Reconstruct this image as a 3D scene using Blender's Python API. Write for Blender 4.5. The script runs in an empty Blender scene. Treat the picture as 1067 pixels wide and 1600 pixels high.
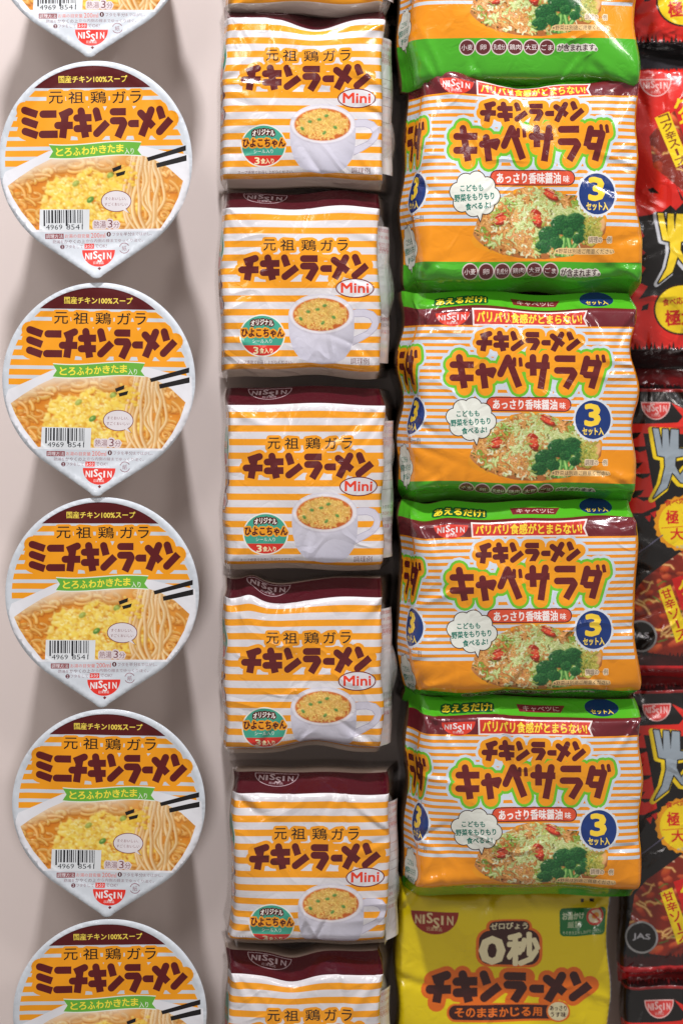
import bpy, math, random
import numpy as np
from mathutils import Vector
from mathutils.geometry import delaunay_2d_cdt, convex_hull_2d

scene = bpy.context.scene
COL = scene.collection
S = 0.00037            # metres per photograph pixel at the reference plane
YR = -0.07             # reference plane (front of the goods), the wall is y = 0
DIST = 1.2
AX, AY = 533.5, 620.0  # pixel the camera axis passes through
# ---------------------------------------------------------------- camera
cam = bpy.data.cameras.new('camera')
co = bpy.data.objects.new('camera', cam)
COL.objects.link(co)
co.location = (0, YR - DIST, 0)
co.rotation_euler = (math.radians(90), 0, 0)
cam.sensor_fit = 'VERTICAL'
cam.sensor_height = 36
cam.lens = 36 * DIST / (1600 * S)
cam.shift_y = -(800 - AY) / 1600
cam.clip_end = 50
cam.dof.use_dof = True
cam.dof.focus_distance = DIST - 0.002
cam.dof.aperture_fstop = 2.4
scene.camera = co
# ---------------------------------------------------------------- world and lamps
w = bpy.data.worlds.new('World')
scene.world = w
w.use_nodes = True
w.node_tree.nodes['Background'].inputs[0].default_value = (1.0, 0.91, 0.85, 1)
w.node_tree.nodes['Background'].inputs[1].default_value = 0.31
scene.view_settings.view_transform = 'Standard'
scene.view_settings.look = 'None'
scene.view_settings.exposure = -0.08
scene.view_settings.gamma = 1.0


def lamp(name, loc, target, sx, sy, power, color):
    l = bpy.data.lights.new(name, 'AREA')
    l.shape = 'RECTANGLE'
    l.size, l.size_y = sx, sy
    l.energy = power
    l.color = color
    o = bpy.data.objects.new(name, l)
    COL.objects.link(o)
    o.location = loc
    d = Vector(target) - Vector(loc)
    o.rotation_euler = d.to_track_quat('-Z', 'Y').to_euler()
    return o


lamp('case_strip_lamp', (-0.12, -0.72, 1.12), (0, -0.02, -0.12), 0.09, 0.05, 16.0, (1.0, 0.965, 0.97))
lamp('case_spot_lamp', (0.62, -0.70, 1.0), (0.1, 0, -0.1), 0.04, 0.03, 4.6, (0.98, 0.96, 1.0))
lamp('ceiling_lamp_left', (-0.5, -1.8, 0.9), (0, 0, -0.15), 0.4, 0.4, 6.2, (1.0, 0.94, 0.92))
lamp('ceiling_lamp_right', (0.9, -1.7, 0.9), (0, 0, -0.2), 0.2, 0.2, 4.2, (1.0, 0.93, 0.88))
# ---------------------------------------------------------------- small helpers


def lin(c):
    out = []
    for v in c[:3]:
        v = v / 255.0
        out.append(v / 12.92 if v <= 0.04045 else ((v + 0.055) / 1.055) ** 2.4)
    return out


def linarr(a):
    a = np.clip(a, 0, 255) / 255.0
    return np.where(a <= 0.04045, a / 12.92, ((a + 0.055) / 1.055) ** 2.4)


def place(px, py, y):
    f = (y - (YR - DIST)) / DIST
    return Vector(((px - AX) * S * f, y, (AY - py) * S * f)), f


def thing(name, label, cat, loc, group=None):
    o = bpy.data.objects.new(name, None)
    o.empty_display_size = 0.02
    COL.objects.link(o)
    o.location = loc
    o['label'] = label
    o['category'] = cat
    if group:
        o['group'] = group
    return o


def nodes_of(name):
    m = bpy.data.materials.new(name)
    m.use_nodes = True
    nt = m.node_tree
    return m, nt, nt.nodes['Principled BSDF']


def film_material(name, rough, bump, scale, spec=0.5, coat=0.0, dist=0.0006, crease=0.0):
    m, nt, b = nodes_of(name)
    a = nt.nodes.new('ShaderNodeAttribute')
    a.attribute_name = 'print'
    nt.links.new(a.outputs['Color'], b.inputs['Base Color'])
    tc = nt.nodes.new('ShaderNodeTexCoord')
    n1 = nt.nodes.new('ShaderNodeTexNoise')
    n1.inputs['Scale'].default_value = scale
    n1.inputs['Detail'].default_value = 3
    n1.inputs['Distortion'].default_value = 1.2
    nt.links.new(tc.outputs['Object'], n1.inputs['Vector'])
    v = nt.nodes.new('ShaderNodeTexVoronoi')
    v.feature = 'DISTANCE_TO_EDGE'
    v.inputs['Scale'].default_value = scale * 0.45
    mp = nt.nodes.new('ShaderNodeVectorMath')
    mp.operation = 'ADD'
    nt.links.new(tc.outputs['Object'], mp.inputs[0])
    sc = nt.nodes.new('ShaderNodeVectorMath')
    sc.operation = 'SCALE'
    sc.inputs['Scale'].default_value = 0.02
    nt.links.new(n1.outputs['Color'], sc.inputs[0])
    nt.links.new(sc.outputs[0], mp.inputs[1])
    nt.links.new(mp.outputs[0], v.inputs['Vector'])
    r = nt.nodes.new('ShaderNodeMapRange')
    r.inputs['From Max'].default_value = 0.12
    r.inputs['To Max'].default_value = 0.45
    nt.links.new(v.outputs['Distance'], r.inputs['Value'])
    ad = nt.nodes.new('ShaderNodeMath')
    ad.operation = 'ADD'
    nt.links.new(n1.outputs['Fac'], ad.inputs[0])
    nt.links.new(r.outputs[0], ad.inputs[1])
    bp = nt.nodes.new('ShaderNodeBump')
    bp.inputs['Strength'].default_value = bump
    bp.inputs['Distance'].default_value = dist
    nt.links.new(ad.outputs[0], bp.inputs['Height'])
    last = bp
    if crease:
        # thin sharp fold lines of crumpled film: ridges of a noise field, kept only in patches
        oi = nt.nodes.new('ShaderNodeObjectInfo')
        off = nt.nodes.new('ShaderNodeVectorMath')
        off.operation = 'ADD'
        nt.links.new(tc.outputs['Object'], off.inputs[0])
        nt.links.new(oi.outputs['Location'], off.inputs[1])
        for sc_, wd_ in ((17, .035), (38, .06)):
            nz = nt.nodes.new('ShaderNodeTexNoise')
            nz.inputs['Scale'].default_value = sc_
            nz.inputs['Detail'].default_value = 1.5
            nz.inputs['Distortion'].default_value = .4
            nt.links.new(off.outputs[0], nz.inputs['Vector'])
            sb = nt.nodes.new('ShaderNodeMath'); sb.operation = 'SUBTRACT'; sb.inputs[1].default_value = .5
            nt.links.new(nz.outputs['Fac'], sb.inputs[0])
            ab = nt.nodes.new('ShaderNodeMath'); ab.operation = 'ABSOLUTE'
            nt.links.new(sb.outputs[0], ab.inputs[0])
            mr = nt.nodes.new('ShaderNodeMapRange'); mr.inputs['From Max'].default_value = wd_
            mr.inputs['To Min'].default_value = 1.0; mr.inputs['To Max'].default_value = 0.0
            nt.links.new(ab.outputs[0], mr.inputs['Value'])
            mk_ = nt.nodes.new('ShaderNodeTexNoise'); mk_.inputs['Scale'].default_value = sc_ * .9
            o2 = nt.nodes.new('ShaderNodeVectorMath'); o2.operation = 'ADD'; o2.inputs[1].default_value = (3.1, 7.7, 1.3)
            nt.links.new(off.outputs[0], o2.inputs[0]); nt.links.new(o2.outputs[0], mk_.inputs['Vector'])
            mm = nt.nodes.new('ShaderNodeMapRange'); mm.inputs['From Min'].default_value = .48; mm.inputs['From Max'].default_value = .62
            nt.links.new(mk_.outputs['Fac'], mm.inputs['Value'])
            ml = nt.nodes.new('ShaderNodeMath'); ml.operation = 'MULTIPLY'
            nt.links.new(mr.outputs[0], ml.inputs[0]); nt.links.new(mm.outputs[0], ml.inputs[1])
            b2 = nt.nodes.new('ShaderNodeBump')
            b2.inputs['Strength'].default_value = crease
            b2.inputs['Distance'].default_value = .0011 if sc_ < 30 else .0006
            nt.links.new(ml.outputs[0], b2.inputs['Height'])
            nt.links.new(last.outputs[0], b2.inputs['Normal'])
            last = b2
    nt.links.new(last.outputs[0], b.inputs['Normal'])
    # rubbed, slightly uneven gloss
    n2 = nt.nodes.new('ShaderNodeTexNoise')
    n2.inputs['Scale'].default_value = scale * 0.6
    nt.links.new(tc.outputs['Object'], n2.inputs['Vector'])
    r2 = nt.nodes.new('ShaderNodeMapRange')
    r2.inputs['To Min'].default_value = rough * 0.75
    r2.inputs['To Max'].default_value = rough * 1.3
    nt.links.new(n2.outputs['Fac'], r2.inputs['Value'])
    nt.links.new(r2.outputs[0], b.inputs['Roughness'])
    b.inputs['Specular IOR Level'].default_value = spec
    b.inputs['Coat Weight'].default_value = coat
    b.inputs['Coat Roughness'].default_value = 0.07
    return m


M_LID = film_material('printed_lid_paper', 0.40, 0.12, 60, 0.35, 0.15)
M_FILM = film_material('printed_film', 0.23, 0.4, 75, 0.5, 0.7, 0.0006, 0.6)
M_SHINY = film_material('printed_shiny_film', 0.22, 0.6, 70, 0.6, 0.7, 0.0006, 0.9)

# ---------------------------------------------------------------- flat artwork engine
_tc = {}


def glyphs(s, bold=0.0):
    k = (s, round(bold, 3))
    if k in _tc:
        return _tc[k]
    cu = bpy.data.curves.new('lettering', 'FONT')
    cu.body = s
    cu.size = 1.0
    cu.offset = bold
    cu.resolution_u = 2
    o = bpy.data.objects.new('lettering', cu)
    COL.objects.link(o)
    dg = bpy.context.evaluated_depsgraph_get()
    me = bpy.data.meshes.new_from_object(o.evaluated_get(dg))
    v = np.array([p.co[:2] for p in me.vertices]) if len(me.vertices) else np.zeros((0, 2))
    f = [list(p.vertices) for p in me.polygons]
    bpy.data.objects.remove(o)
    bpy.data.curves.remove(cu)
    bpy.data.meshes.remove(me)
    _tc[k] = (v, f)
    return _tc[k]


def area2(p):
    p = np.asarray(p)
    x, y = p[:, 0], p[:, 1]
    return float(np.sum(x * np.roll(y, -1) - y * np.roll(x, -1)))


TITLE = {  # strokes: (points, width) in a 100-high letter band, y down
    'chikinramen': (65, 988, 215, 400, 51, [
        [(172, 243), (92, 270)], [(135, 268), (112, 402)], [(75, 326), (196, 326)],
        [(262, 240), (296, 400)], [(228, 282), (346, 280)], [(228, 346), (346, 344)],
        [(382, 240), (402, 300)], [(384, 376), (472, 308)],
        [(518, 246), (620, 246)], [(518, 300), (592, 300), (602, 316), (552, 400)],
        [(662, 318), (722, 318)],
        [(822, 238), (742, 392)], [(738, 256), (838, 338)],
        [(890, 235), (912, 290)], [(886, 368), (978, 292)]]),
    'mini': (40, 255, 130, 305, 43, [
        [(60, 142), (134, 166)], [(60, 200), (134, 225)], [(60, 258), (134, 282)],
        [(168, 164), (249, 164)], [(162, 276), (255, 276)]]),
    'kyabesarada': (65, 978, 100, 282, 38, [
        [(86, 157), (206, 157)], [(86, 227), (206, 227)], [(122, 118), (154, 282)],
        [(234, 197), (318, 186), (300, 222)], [(256, 164), (274, 282)],
        [(360, 204), (402, 118), (468, 272)],
        [(520, 157), (646, 157)], [(548, 114), (550, 212)], [(622, 112), (592, 282)],
        [(692, 119), (796, 119)], [(690, 182), (776, 182), (788, 198), (738, 276)],
        [(862, 118), (838, 206)], [(868, 140), (930, 142), (888, 276)], [(858, 204), (896, 206)]]),
}
DAKU = [[(440, 124), (440, 164)], [(474, 124), (478, 164)], [(922, 104), (928, 140)], [(956, 104), (962, 138)]]


class Art:
    def __init__(s, X0, Y0, zs, cx, cy):
        s.X0, s.Y0, s.zs, s.cx, s.cy = X0, Y0, zs, cx, cy
        s.shapes = []      # (verts local, color or Canvas, part)
        s.pics = []
        s.cur = None

    def L(s, p):
        p = np.asarray(p, float)
        return np.stack([p[:, 0] / s.zs + s.X0 - s.cx, -(p[:, 1] / s.zs + s.Y0 - s.cy)], 1)

    def add(s, pl, color, part=None):
        if len(pl) < 3:
            return
        a = area2(pl)
        if abs(a) < 1e-4:
            return
        if a < 0:
            pl = pl[::-1]
        s.shapes.append((pl, color, part or s.cur))

    def poly(s, pts, color, part=None):
        s.add(s.L(pts), color, part)

    def rect(s, x0, y0, x1, y1, color, part=None):
        s.poly([(x0, y0), (x1, y0), (x1, y1), (x0, y1)], color, part)

    def rrect(s, x0, y0, x1, y1, r, color, part=None, rot=0):
        pts = []
        for cx, cy, a0 in ((x1 - r, y0 + r, -90), (x1 - r, y1 - r, 0), (x0 + r, y1 - r, 90), (x0 + r, y0 + r, 180)):
            for k in range(6):
                a = math.radians(a0 + k * 18)
                pts.append((cx + r * math.cos(a), cy + r * math.sin(a)))
        if rot:
            mx, my = (x0 + x1) / 2, (y0 + y1) / 2
            c, q = math.cos(math.radians(rot)), math.sin(math.radians(rot))
            pts = [(mx + (x - mx) * c - (y - my) * q, my + (x - mx) * q + (y - my) * c) for x, y in pts]
        s.poly(pts, color, part)

    def ell(s, cx, cy, rx, ry, color, part=None, n=40, a0=0, a1=360):
        s.poly([(cx + rx * math.cos(math.radians(a0 + (a1 - a0) * k / n)), cy + ry * math.sin(math.radians(a0 + (a1 - a0) * k / n)))
                for k in range(n if a1 - a0 == 360 else n + 1)], color, part)

    def ring(s, cx, cy, rx, ry, t, color, part=None, n=40, a0=0, a1=360):
        pts = [(cx + rx * math.cos(math.radians(a0 + (a1 - a0) * k / n)), cy + ry * math.sin(math.radians(a0 + (a1 - a0) * k / n))) for k in range(n + 1)]
        for a, b in zip(pts[:-1], pts[1:]):
            s.seg(a, b, t, color, part, 2)

    def seg(s, a, b, w_, color, part=None, caps=3, butt=False):
        ax, ay = a
        bx, by = b
        ang = math.atan2(by - ay, bx - ax)
        r = w_ / 2
        pts = []
        n = 7
        for k in range(n + 1):
            t = ang + math.pi / 2 + math.pi * k / n
            if caps:
                pts.append((ax + r * math.cos(t), ay + r * math.sin(t)))
        if not caps:
            pts = [(ax + r * math.cos(ang + math.pi / 2), ay + r * math.sin(ang + math.pi / 2)), (ax + r * math.cos(ang - math.pi / 2), ay + r * math.sin(ang - math.pi / 2))]
        if butt:
            pts += [(bx + r * math.cos(ang - math.pi / 2), by + r * math.sin(ang - math.pi / 2)), (bx + r * math.cos(ang + math.pi / 2), by + r * math.sin(ang + math.pi / 2))]
        else:
            for k in range(n + 1):
                t = ang - math.pi / 2 + math.pi * k / n
                pts.append((bx + r * math.cos(t), by + r * math.sin(t)))
        s.poly(pts, color, part)

    def title(s, key, x0, x1, y0, y1, color, halos, part='title_lettering', wf=1.0, slant=0.0):
        a0, a1, b0, b1, wd, st = TITLE[key]
        fx, fy = (x1 - x0) / (a1 - a0), (y1 - y0) / (b1 - b0)
        f = (fx + fy) / 2 * wf
        T = lambda p: (x0 + (p[0] - a0) * fx + (b1 - p[1]) * slant * fx, y0 + (p[1] - b0) * fy)
        dk = [[T(p) for p in q] for q in DAKU] if key == 'kyabesarada' else []
        st = [[T(p) for p in q] for q in st]
        for extra, c, pt in halos:
            for q in st:
                for a, b in zip(q[:-1], q[1:]):
                    s.seg(a, b, wd * f + extra, c, pt)
            for q in dk:
                s.seg(q[0], q[1], 20 * f + extra, c, pt)
        for q in st:
            for i, (a, b) in enumerate(zip(q[:-1], q[1:])):
                s.seg(a, b, wd * f, color, part, butt=(i == len(q) - 2))
        for q in dk:
            s.seg(q[0], q[1], 21 * f, color, part, butt=True)

    def text(s, t, cx, cy, w_, h, color, part=None, bold=0.0, rot=0.0, halo=None, arc=0.0, skew=0.0, vert=False):
        """fit string t into a w_ x h box centred at (cx, cy) in working coordinates"""
        if vert:
            n = len(t)
            c, q = math.cos(math.radians(rot)), math.sin(math.radians(rot))
            for i, ch in enumerate(t):
                d = (i - (n - 1) / 2) * h / n
                if ch == 'ー':
                    s.text(ch, cx - d * q, cy + d * c, h / n * 0.8, w_ * 0.25, color, part, bold, rot + 90)
                else:
                    s.text(ch, cx - d * q, cy + d * c, w_ * .9, h / n * 0.86, color, part, bold, rot)
            return
        v, f = glyphs(t)
        if len(v) == 0:
            return
        lo, hi = v.min(0), v.max(0)
        c0 = (lo + hi) / 2
        sx = w_ / max(hi[0] - lo[0], 1e-6)
        sy = h / max(hi[1] - lo[1], 1e-6)
        x = (v[:, 0] - c0[0]) * sx
        y = -(v[:, 1] - c0[1]) * sy
        x = x - y * skew
        y = y + arc * ((x / (w_ / 2)) ** 2)
        c, q = math.cos(math.radians(rot)), math.sin(math.radians(rot))
        P = np.stack([cx + x * c - y * q, cy + x * q + y * c], 1)
        if halo:
            for hw, hc, hp in (halo if isinstance(halo, list) else [halo]):
                s.blob(P, hw, hc, hp, len(t) if len(t) < 12 else 1, c, q)
        PL = s.L(P)
        if bold > 0 and bold * .8 * h / s.zs > .16:
            d = bold * .8 * h / s.zs
            offs = [(-d, -d), (d, -d), (d, d), (-d, d)]
            if d > .9:
                offs += [(0, 0), (1.35 * d, 0), (-1.35 * d, 0), (0, 1.35 * d), (0, -1.35 * d)]
        else:
            offs = [(0, 0)]
        for o in offs:
            Q = PL + np.array(o)
            for fc in f:
                s.add(Q[fc], color, part)

    def blob(s, P, hw, hc, hp, n, c, q):
        # rounded backing behind each letter
        ax = P[:, 0] * c + P[:, 1] * q
        lo, hi = ax.min(), ax.max()
        for k in range(n):
            m = (ax >= lo + (hi - lo) * k / n - 1e-6) & (ax <= lo + (hi - lo) * (k + 1) / n + 1e-6)
            if m.sum() < 3:
                continue
            pts = []
            for p in P[m]:
                for j in range(8):
                    a = j * math.pi / 4
                    pts.append((p[0] + hw * math.cos(a), p[1] + hw * math.sin(a)))
            h = convex_hull_2d([Vector(p) for p in pts])
            s.poly([pts[i] for i in h], hc, hp)

    def picture(s, pts, canvas, part, step=1.25):
        pl = s.L(pts)
        s.add(pl, canvas, part)
        s.pics.append((pl, step))

    def build(s, outline, grid, base, base_part, inset=0.0):
        """outline: closed polygon in local units (simple)."""
        out = np.asarray(outline, float)
        V, F, info, polys = [], [], [], []
        if area2(out) < 0:
            out = out[::-1]

        def addf(pl, col, part):
            i = len(V)
            q = []
            lp = [(float(p[0]), float(p[1])) for p in pl]
            for (ax, ay), (bx, by) in zip(lp, lp[1:] + lp[:1]):
                n = max(1, int(math.hypot(bx - ax, by - ay) / grid + .5))
                for k in range(n):
                    q.append(Vector((ax + (bx - ax) * k / n, ay + (by - ay) * k / n)))
            V.extend(q)
            F.append(list(range(i, i + len(q))))
            info.append((col, part))
            polys.append(np.asarray(pl))
        addf(out, base, base_part)
        for pl, col, part in s.shapes:
            addf(pl, col, part or base_part)
        lo, hi = out.min(0), out.max(0)
        gx = np.arange(lo[0] + grid / 2, hi[0], grid)
        gy = np.arange(lo[1] + grid / 2, hi[1], grid)
        G = np.stack(np.meshgrid(gx, gy), -1).reshape(-1, 2)
        G[:, 0] += ((np.arange(len(G)) // len(gx)) % 2 - .5) * grid * .25
        pts = [G]
        for pl, step in s.pics:
            a, b = pl.min(0), pl.max(0)
            g = np.stack(np.meshgrid(np.arange(a[0], b[0], step), np.arange(a[1], b[1], step)), -1).reshape(-1, 2)
            g = g[inside(g, pl)]
            pts.append(g + 0.01)
        for g in pts:
            V.extend([Vector((float(a), float(b))) for a, b in g])
        r = delaunay_2d_cdt(V, [], F, 0, 1e-4, True)
        ov = np.array([v[:] for v in r[0]])
        tri, fi = [], []
        cen = ov[np.array([f[:3] for f in r[2]], int)].mean(1)
        ogs = [sorted(og) for og in r[5]]
        todo = {}
        for i, og in enumerate(ogs):
            if og:
                todo.setdefault(og[-1], []).append(i)
        for k in range(len(info) - 1, 0, -1):     # the topmost shape that really holds the face
            ix = todo.get(k)
            if not ix:
                continue
            ok = inside(cen[ix], polys[k])
            for i, good in zip(ix, ok):
                if not good:
                    ogs[i].pop()
                    if ogs[i]:
                        todo.setdefault(ogs[i][-1], []).append(i)
        for f, og in zip(r[2], ogs):
            if not og or og[0] != 0:
                continue
            k = og[-1]
            if len(f) == 3:
                tri.append(f)
                fi.append(k)
            else:
                for j in range(1, len(f) - 1):
                    tri.append([f[0], f[j], f[j + 1]])
                    fi.append(k)
        tri = np.array(tri, int)
        fi = np.array(fi, int)
        cols = np.zeros((len(tri), 3, 3))
        for k in np.unique(fi):
            m = fi == k
            c = info[k][0]
            if callable(c):
                uv = ov[tri[m].reshape(-1)]
                cols[m] = c(uv[:, 0], uv[:, 1]).reshape(-1, 3, 3)
            else:
                cols[m] = lin(c)
        parts = [i[1] for i in info]
        names = []
        for p in parts:
            if p not in names:
                names.append(p)
        pid = np.array([names.index(p) for p in parts])[fi]
        # flip check
        a = ov[tri[:, 0]]
        b = ov[tri[:, 1]]
        c = ov[tri[:, 2]]
        sg = (b[:, 0] - a[:, 0]) * (c[:, 1] - a[:, 1]) - (b[:, 1] - a[:, 1]) * (c[:, 0] - a[:, 0])
        fl = sg < 0
        tri[fl] = tri[fl][:, ::-1]
        cols[fl] = cols[fl][:, ::-1]
        return dict(v=ov, t=tri, c=cols, p=pid, names=names)


def inside(g, pl):
    x, y = g[:, 0], g[:, 1]
    r = np.zeros(len(g), bool)
    n = len(pl)
    for i in range(n):
        x0, y0 = pl[i]
        x1, y1 = pl[(i + 1) % n]
        if y0 == y1:
            continue
        m = ((y0 > y) != (y1 > y)) & (x < (x1 - x0) * (y - y0) / (y1 - y0) + x0)
        r ^= m
    return r


def mesh_from(name, P, N, T, C, mat, parent, mat2=None):
    used, inv = np.unique(T.reshape(-1), return_inverse=True)
    T2 = inv.reshape(-1, 3)
    me = bpy.data.meshes.new(name)
    me.vertices.add(len(used))
    me.vertices.foreach_set('co', P[used].astype(np.float32).reshape(-1))
    me.loops.add(len(T2) * 3)
    me.loops.foreach_set('vertex_index', T2.reshape(-1).astype(np.int32))
    me.polygons.add(len(T2))
    me.polygons.foreach_set('loop_start', (np.arange(len(T2)) * 3).astype(np.int32))
    me.polygons.foreach_set('loop_total', np.full(len(T2), 3, np.int32))
    me.polygons.foreach_set('use_smooth', np.ones(len(T2), bool))
    me.update(calc_edges=True)
    if C is not None:
        at = me.color_attributes.new('print', 'FLOAT_COLOR', 'CORNER')
        q = np.ones((len(T2) * 3, 4), np.float32)
        q[:, :3] = C.reshape(-1, 3)
        at.data.foreach_set('color', q.reshape(-1))
    if N is not None:
        me.normals_split_custom_set_from_vertices([tuple(n) for n in N[used]])
    me.materials.append(mat)
    o = bpy.data.objects.new(name, me)
    COL.objects.link(o)
    o.parent = parent
    return o


def vnormals(P, T):
    a, b, c = P[T[:, 0]], P[T[:, 1]], P[T[:, 2]]
    n = np.cross(b - a, c - a)
    N = np.zeros_like(P)
    for k in range(3):
        np.add.at(N, T[:, k], n)
    l = np.linalg.norm(N, axis=1, keepdims=True)
    l[l < 1e-14] = 1
    return N / l


def back_cap(P, T, depth, flare=(.96, .94)):
    """close the bag: fan from the open border to a centre point behind"""
    e = {}
    for t in T:
        for a, b in ((t[0], t[1]), (t[1], t[2]), (t[2], t[0])):
            if (b, a) in e:
                del e[(b, a)]
            else:
                e[(a, b)] = 1
    # sides run back, then close; deep ones are shaped to darken the column gaps
    ids = sorted({a for a, b in e} | {b for a, b in e})
    mp = {v: len(P) + i for i, v in enumerate(ids)}
    mid = P.mean(0)
    ring = P[ids].copy()
    ring[:, 0] = mid[0] + (ring[:, 0] - mid[0]) * flare[0]
    ring[:, 2] = mid[2] + (ring[:, 2] - mid[2]) * flare[1]
    ring[:, 1] = np.maximum(ring[:, 1] + 1e-3, depth)
    c = mid.copy()
    c[1] = depth + .002
    P2 = np.vstack([P, ring, c])
    ci = len(P2) - 1
    T2 = []
    for a, b in e:
        T2 += [[b, a, mp[a]], [b, mp[a], mp[b]], [mp[b], mp[a], ci]]
    return P2, np.array(T2, int)


def build_printed(art, fmap, mat, parent, base_name, scale=S, cap=None, flare=(.96, .94), rear=None):
    P = fmap(art['v'][:, 0], art['v'][:, 1]) * scale
    N = vnormals(P, art['t'])
    base = None
    for i, nm in enumerate(art['names']):
        m = art['p'] == i
        if not m.any():
            continue
        if base is None:
            T, C = art['t'][m], art['c'][m]
            if cap is not None:
                P2, Tc = back_cap(P, art['t'], cap * scale, flare)
                N2 = vnormals(P2, np.vstack([art['t'], Tc]))
                N2[:len(N)] = N
                col = np.array(lin(rear)) if rear else C.reshape(-1, 3).mean(0)
                C = np.concatenate([C, np.tile(col, (len(Tc), 3, 1))])
                base = mesh_from(nm, P2, N2, np.vstack([T, Tc]), C, mat, parent)
            else:
                base = mesh_from(nm, P, N, T, C, mat, parent)
        else:
            mesh_from(nm, P, N, art['t'][m], art['c'][m], mat, base)
    return base


def copy_thing(root, loc, label, scale=(1, 1, 1)):
    r = root.copy()
    COL.objects.link(r)
    r.location = loc
    r['label'] = label
    r.scale = scale
    for ch in [o for o in root.children]:
        c = ch.copy()
        COL.objects.link(c)
        c.parent = r
        for g in [o for o in ch.children]:
            d = g.copy()
            COL.objects.link(d)
            d.parent = c
    return r


# ---------------------------------------------------------------- painted food photographs (printed matter)
class Canvas:
    def __init__(s, x0, y0, x1, y1, res, bg):
        s.x0, s.y0, s.res = x0, y0, res
        s.W, s.H = int((x1 - x0) * res) + 2, int((y1 - y0) * res) + 2
        s.a = np.zeros((s.H, s.W, 3)) + np.array(bg, float)
        yy, xx = np.mgrid[0:s.H, 0:s.W]
        s.X = xx / res + x0
        s.Y = yy / res + y0

    def blend(s, sl, col, al):
        s.a[sl] = s.a[sl] * (1 - al[..., None]) + np.asarray(col) * al[..., None]

    def win(s, x0, y0, x1, y1):
        i0 = max(0, int((x0 - s.x0) * s.res)); i1 = min(s.W, int((x1 - s.x0) * s.res) + 2)
        j0 = max(0, int((y0 - s.y0) * s.res)); j1 = min(s.H, int((y1 - s.y0) * s.res) + 2)
        if i1 <= i0 or j1 <= j0:
            return None
        return (slice(j0, j1), slice(i0, i1))

    def stroke(s, pts, w_, col, dark=None, alpha=1.0, hi=None):
        pts = np.asarray(pts, float)
        sl = s.win(pts[:, 0].min() - w_, pts[:, 1].min() - w_, pts[:, 0].max() + w_, pts[:, 1].max() + w_)
        if sl is None:
            return
        X, Y = s.X[sl], s.Y[sl]
        d = np.full(X.shape, 1e9)
        for (ax, ay), (bx, by) in zip(pts[:-1], pts[1:]):
            l2 = (bx - ax) ** 2 + (by - ay) ** 2 + 1e-9
            t = np.clip(((X - ax) * (bx - ax) + (Y - ay) * (by - ay)) / l2, 0, 1)
            d = np.minimum(d, np.hypot(X - ax - t * (bx - ax), Y - ay - t * (by - ay)))
        r = w_ / 2
        al = np.clip((r - d) * s.res + .5, 0, 1) * alpha
        q = np.clip(d / r, 0, 1)[..., None]
        c = np.asarray(col, float) * np.ones(X.shape + (3,))
        if dark is not None:
            c = c * (1 - q ** 2) + np.asarray(dark, float) * q ** 2
        if hi is not None:
            c = c + (np.asarray(hi, float) - c) * np.clip(1 - q * 2.2, 0, 1)
        s.a[sl] = s.a[sl] * (1 - al[..., None]) + c * al[..., None]

    def blob(s, cx, cy, rx, ry, col, dark=None, rot=0, alpha=1, soft=1.0, light=(-.4, -.5)):
        R = max(rx, ry) * 1.2
        sl = s.win(cx - R, cy - R, cx + R, cy + R)
        if sl is None:
            return
        c, q = math.cos(rot), math.sin(rot)
        x = (s.X[sl] - cx) * c + (s.Y[sl] - cy) * q
        y = -(s.X[sl] - cx) * q + (s.Y[sl] - cy) * c
        d = np.hypot(x / rx, y / ry)
        al = np.clip((1 - d) * min(rx, ry) * s.res / soft + .5, 0, 1) * alpha
        k = np.asarray(col, float) * np.ones(al.shape + (3,))
        if dark is not None:
            sh = np.clip(.5 + .5 * ((s.X[sl] - cx) / rx * light[0] + (s.Y[sl] - cy) / ry * light[1]) * -1.4 + .25 * d, 0, 1)[..., None]
            k = k * (1 - sh) + np.asarray(dark, float) * sh
        s.a[sl] = s.a[sl] * (1 - al[..., None]) + k * al[..., None]

    def sampler(s, art):
        L = linarr(s.a)

        def f(u, v):
            x = (u + art.cx - art.X0) * art.zs
            y = (-v + art.cy - art.Y0) * art.zs
            i = np.clip((x - s.x0) * s.res, 0, s.W - 1.001)
            j = np.clip((y - s.y0) * s.res, 0, s.H - 1.001)
            i0, j0 = i.astype(int), j.astype(int)
            fi, fj = (i - i0)[:, None], (j - j0)[:, None]
            return (L[j0, i0] * (1 - fi) * (1 - fj) + L[j0, i0 + 1] * fi * (1 - fj) + L[j0 + 1, i0] * (1 - fi) * fj + L[j0 + 1, i0 + 1] * fi * fj)
        return f


def curl(rnd, x, y, r0, turns, a0, sq=1.0, n=16):
    pts = []
    for k in range(n):
        t = k / (n - 1)
        a = a0 + turns * t * 2 * math.pi
        r = r0 * (1 - .35 * t)
        pts.append((x + r * math.cos(a), y + r * sq * math.sin(a)))
    return pts


def wav(rnd, x, y, ln, ang, amp, n=9):
    ph = rnd.uniform(0, 6)
    fr = rnd.uniform(1.0, 2.2)
    c, q = math.cos(ang), math.sin(ang)
    pts = []
    for k in range(n):
        t = (k / (n - 1) - .5) * ln
        o = amp * math.sin(ph + fr * k)
        pts.append((x + t * c - o * q, y + t * q + o * c))
    return pts


def jit(rnd, c, a):
    d = rnd.uniform(-a, a)
    return tuple(max(0, min(255, v + d + rnd.uniform(-a, a) * .3)) for v in c)

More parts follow.
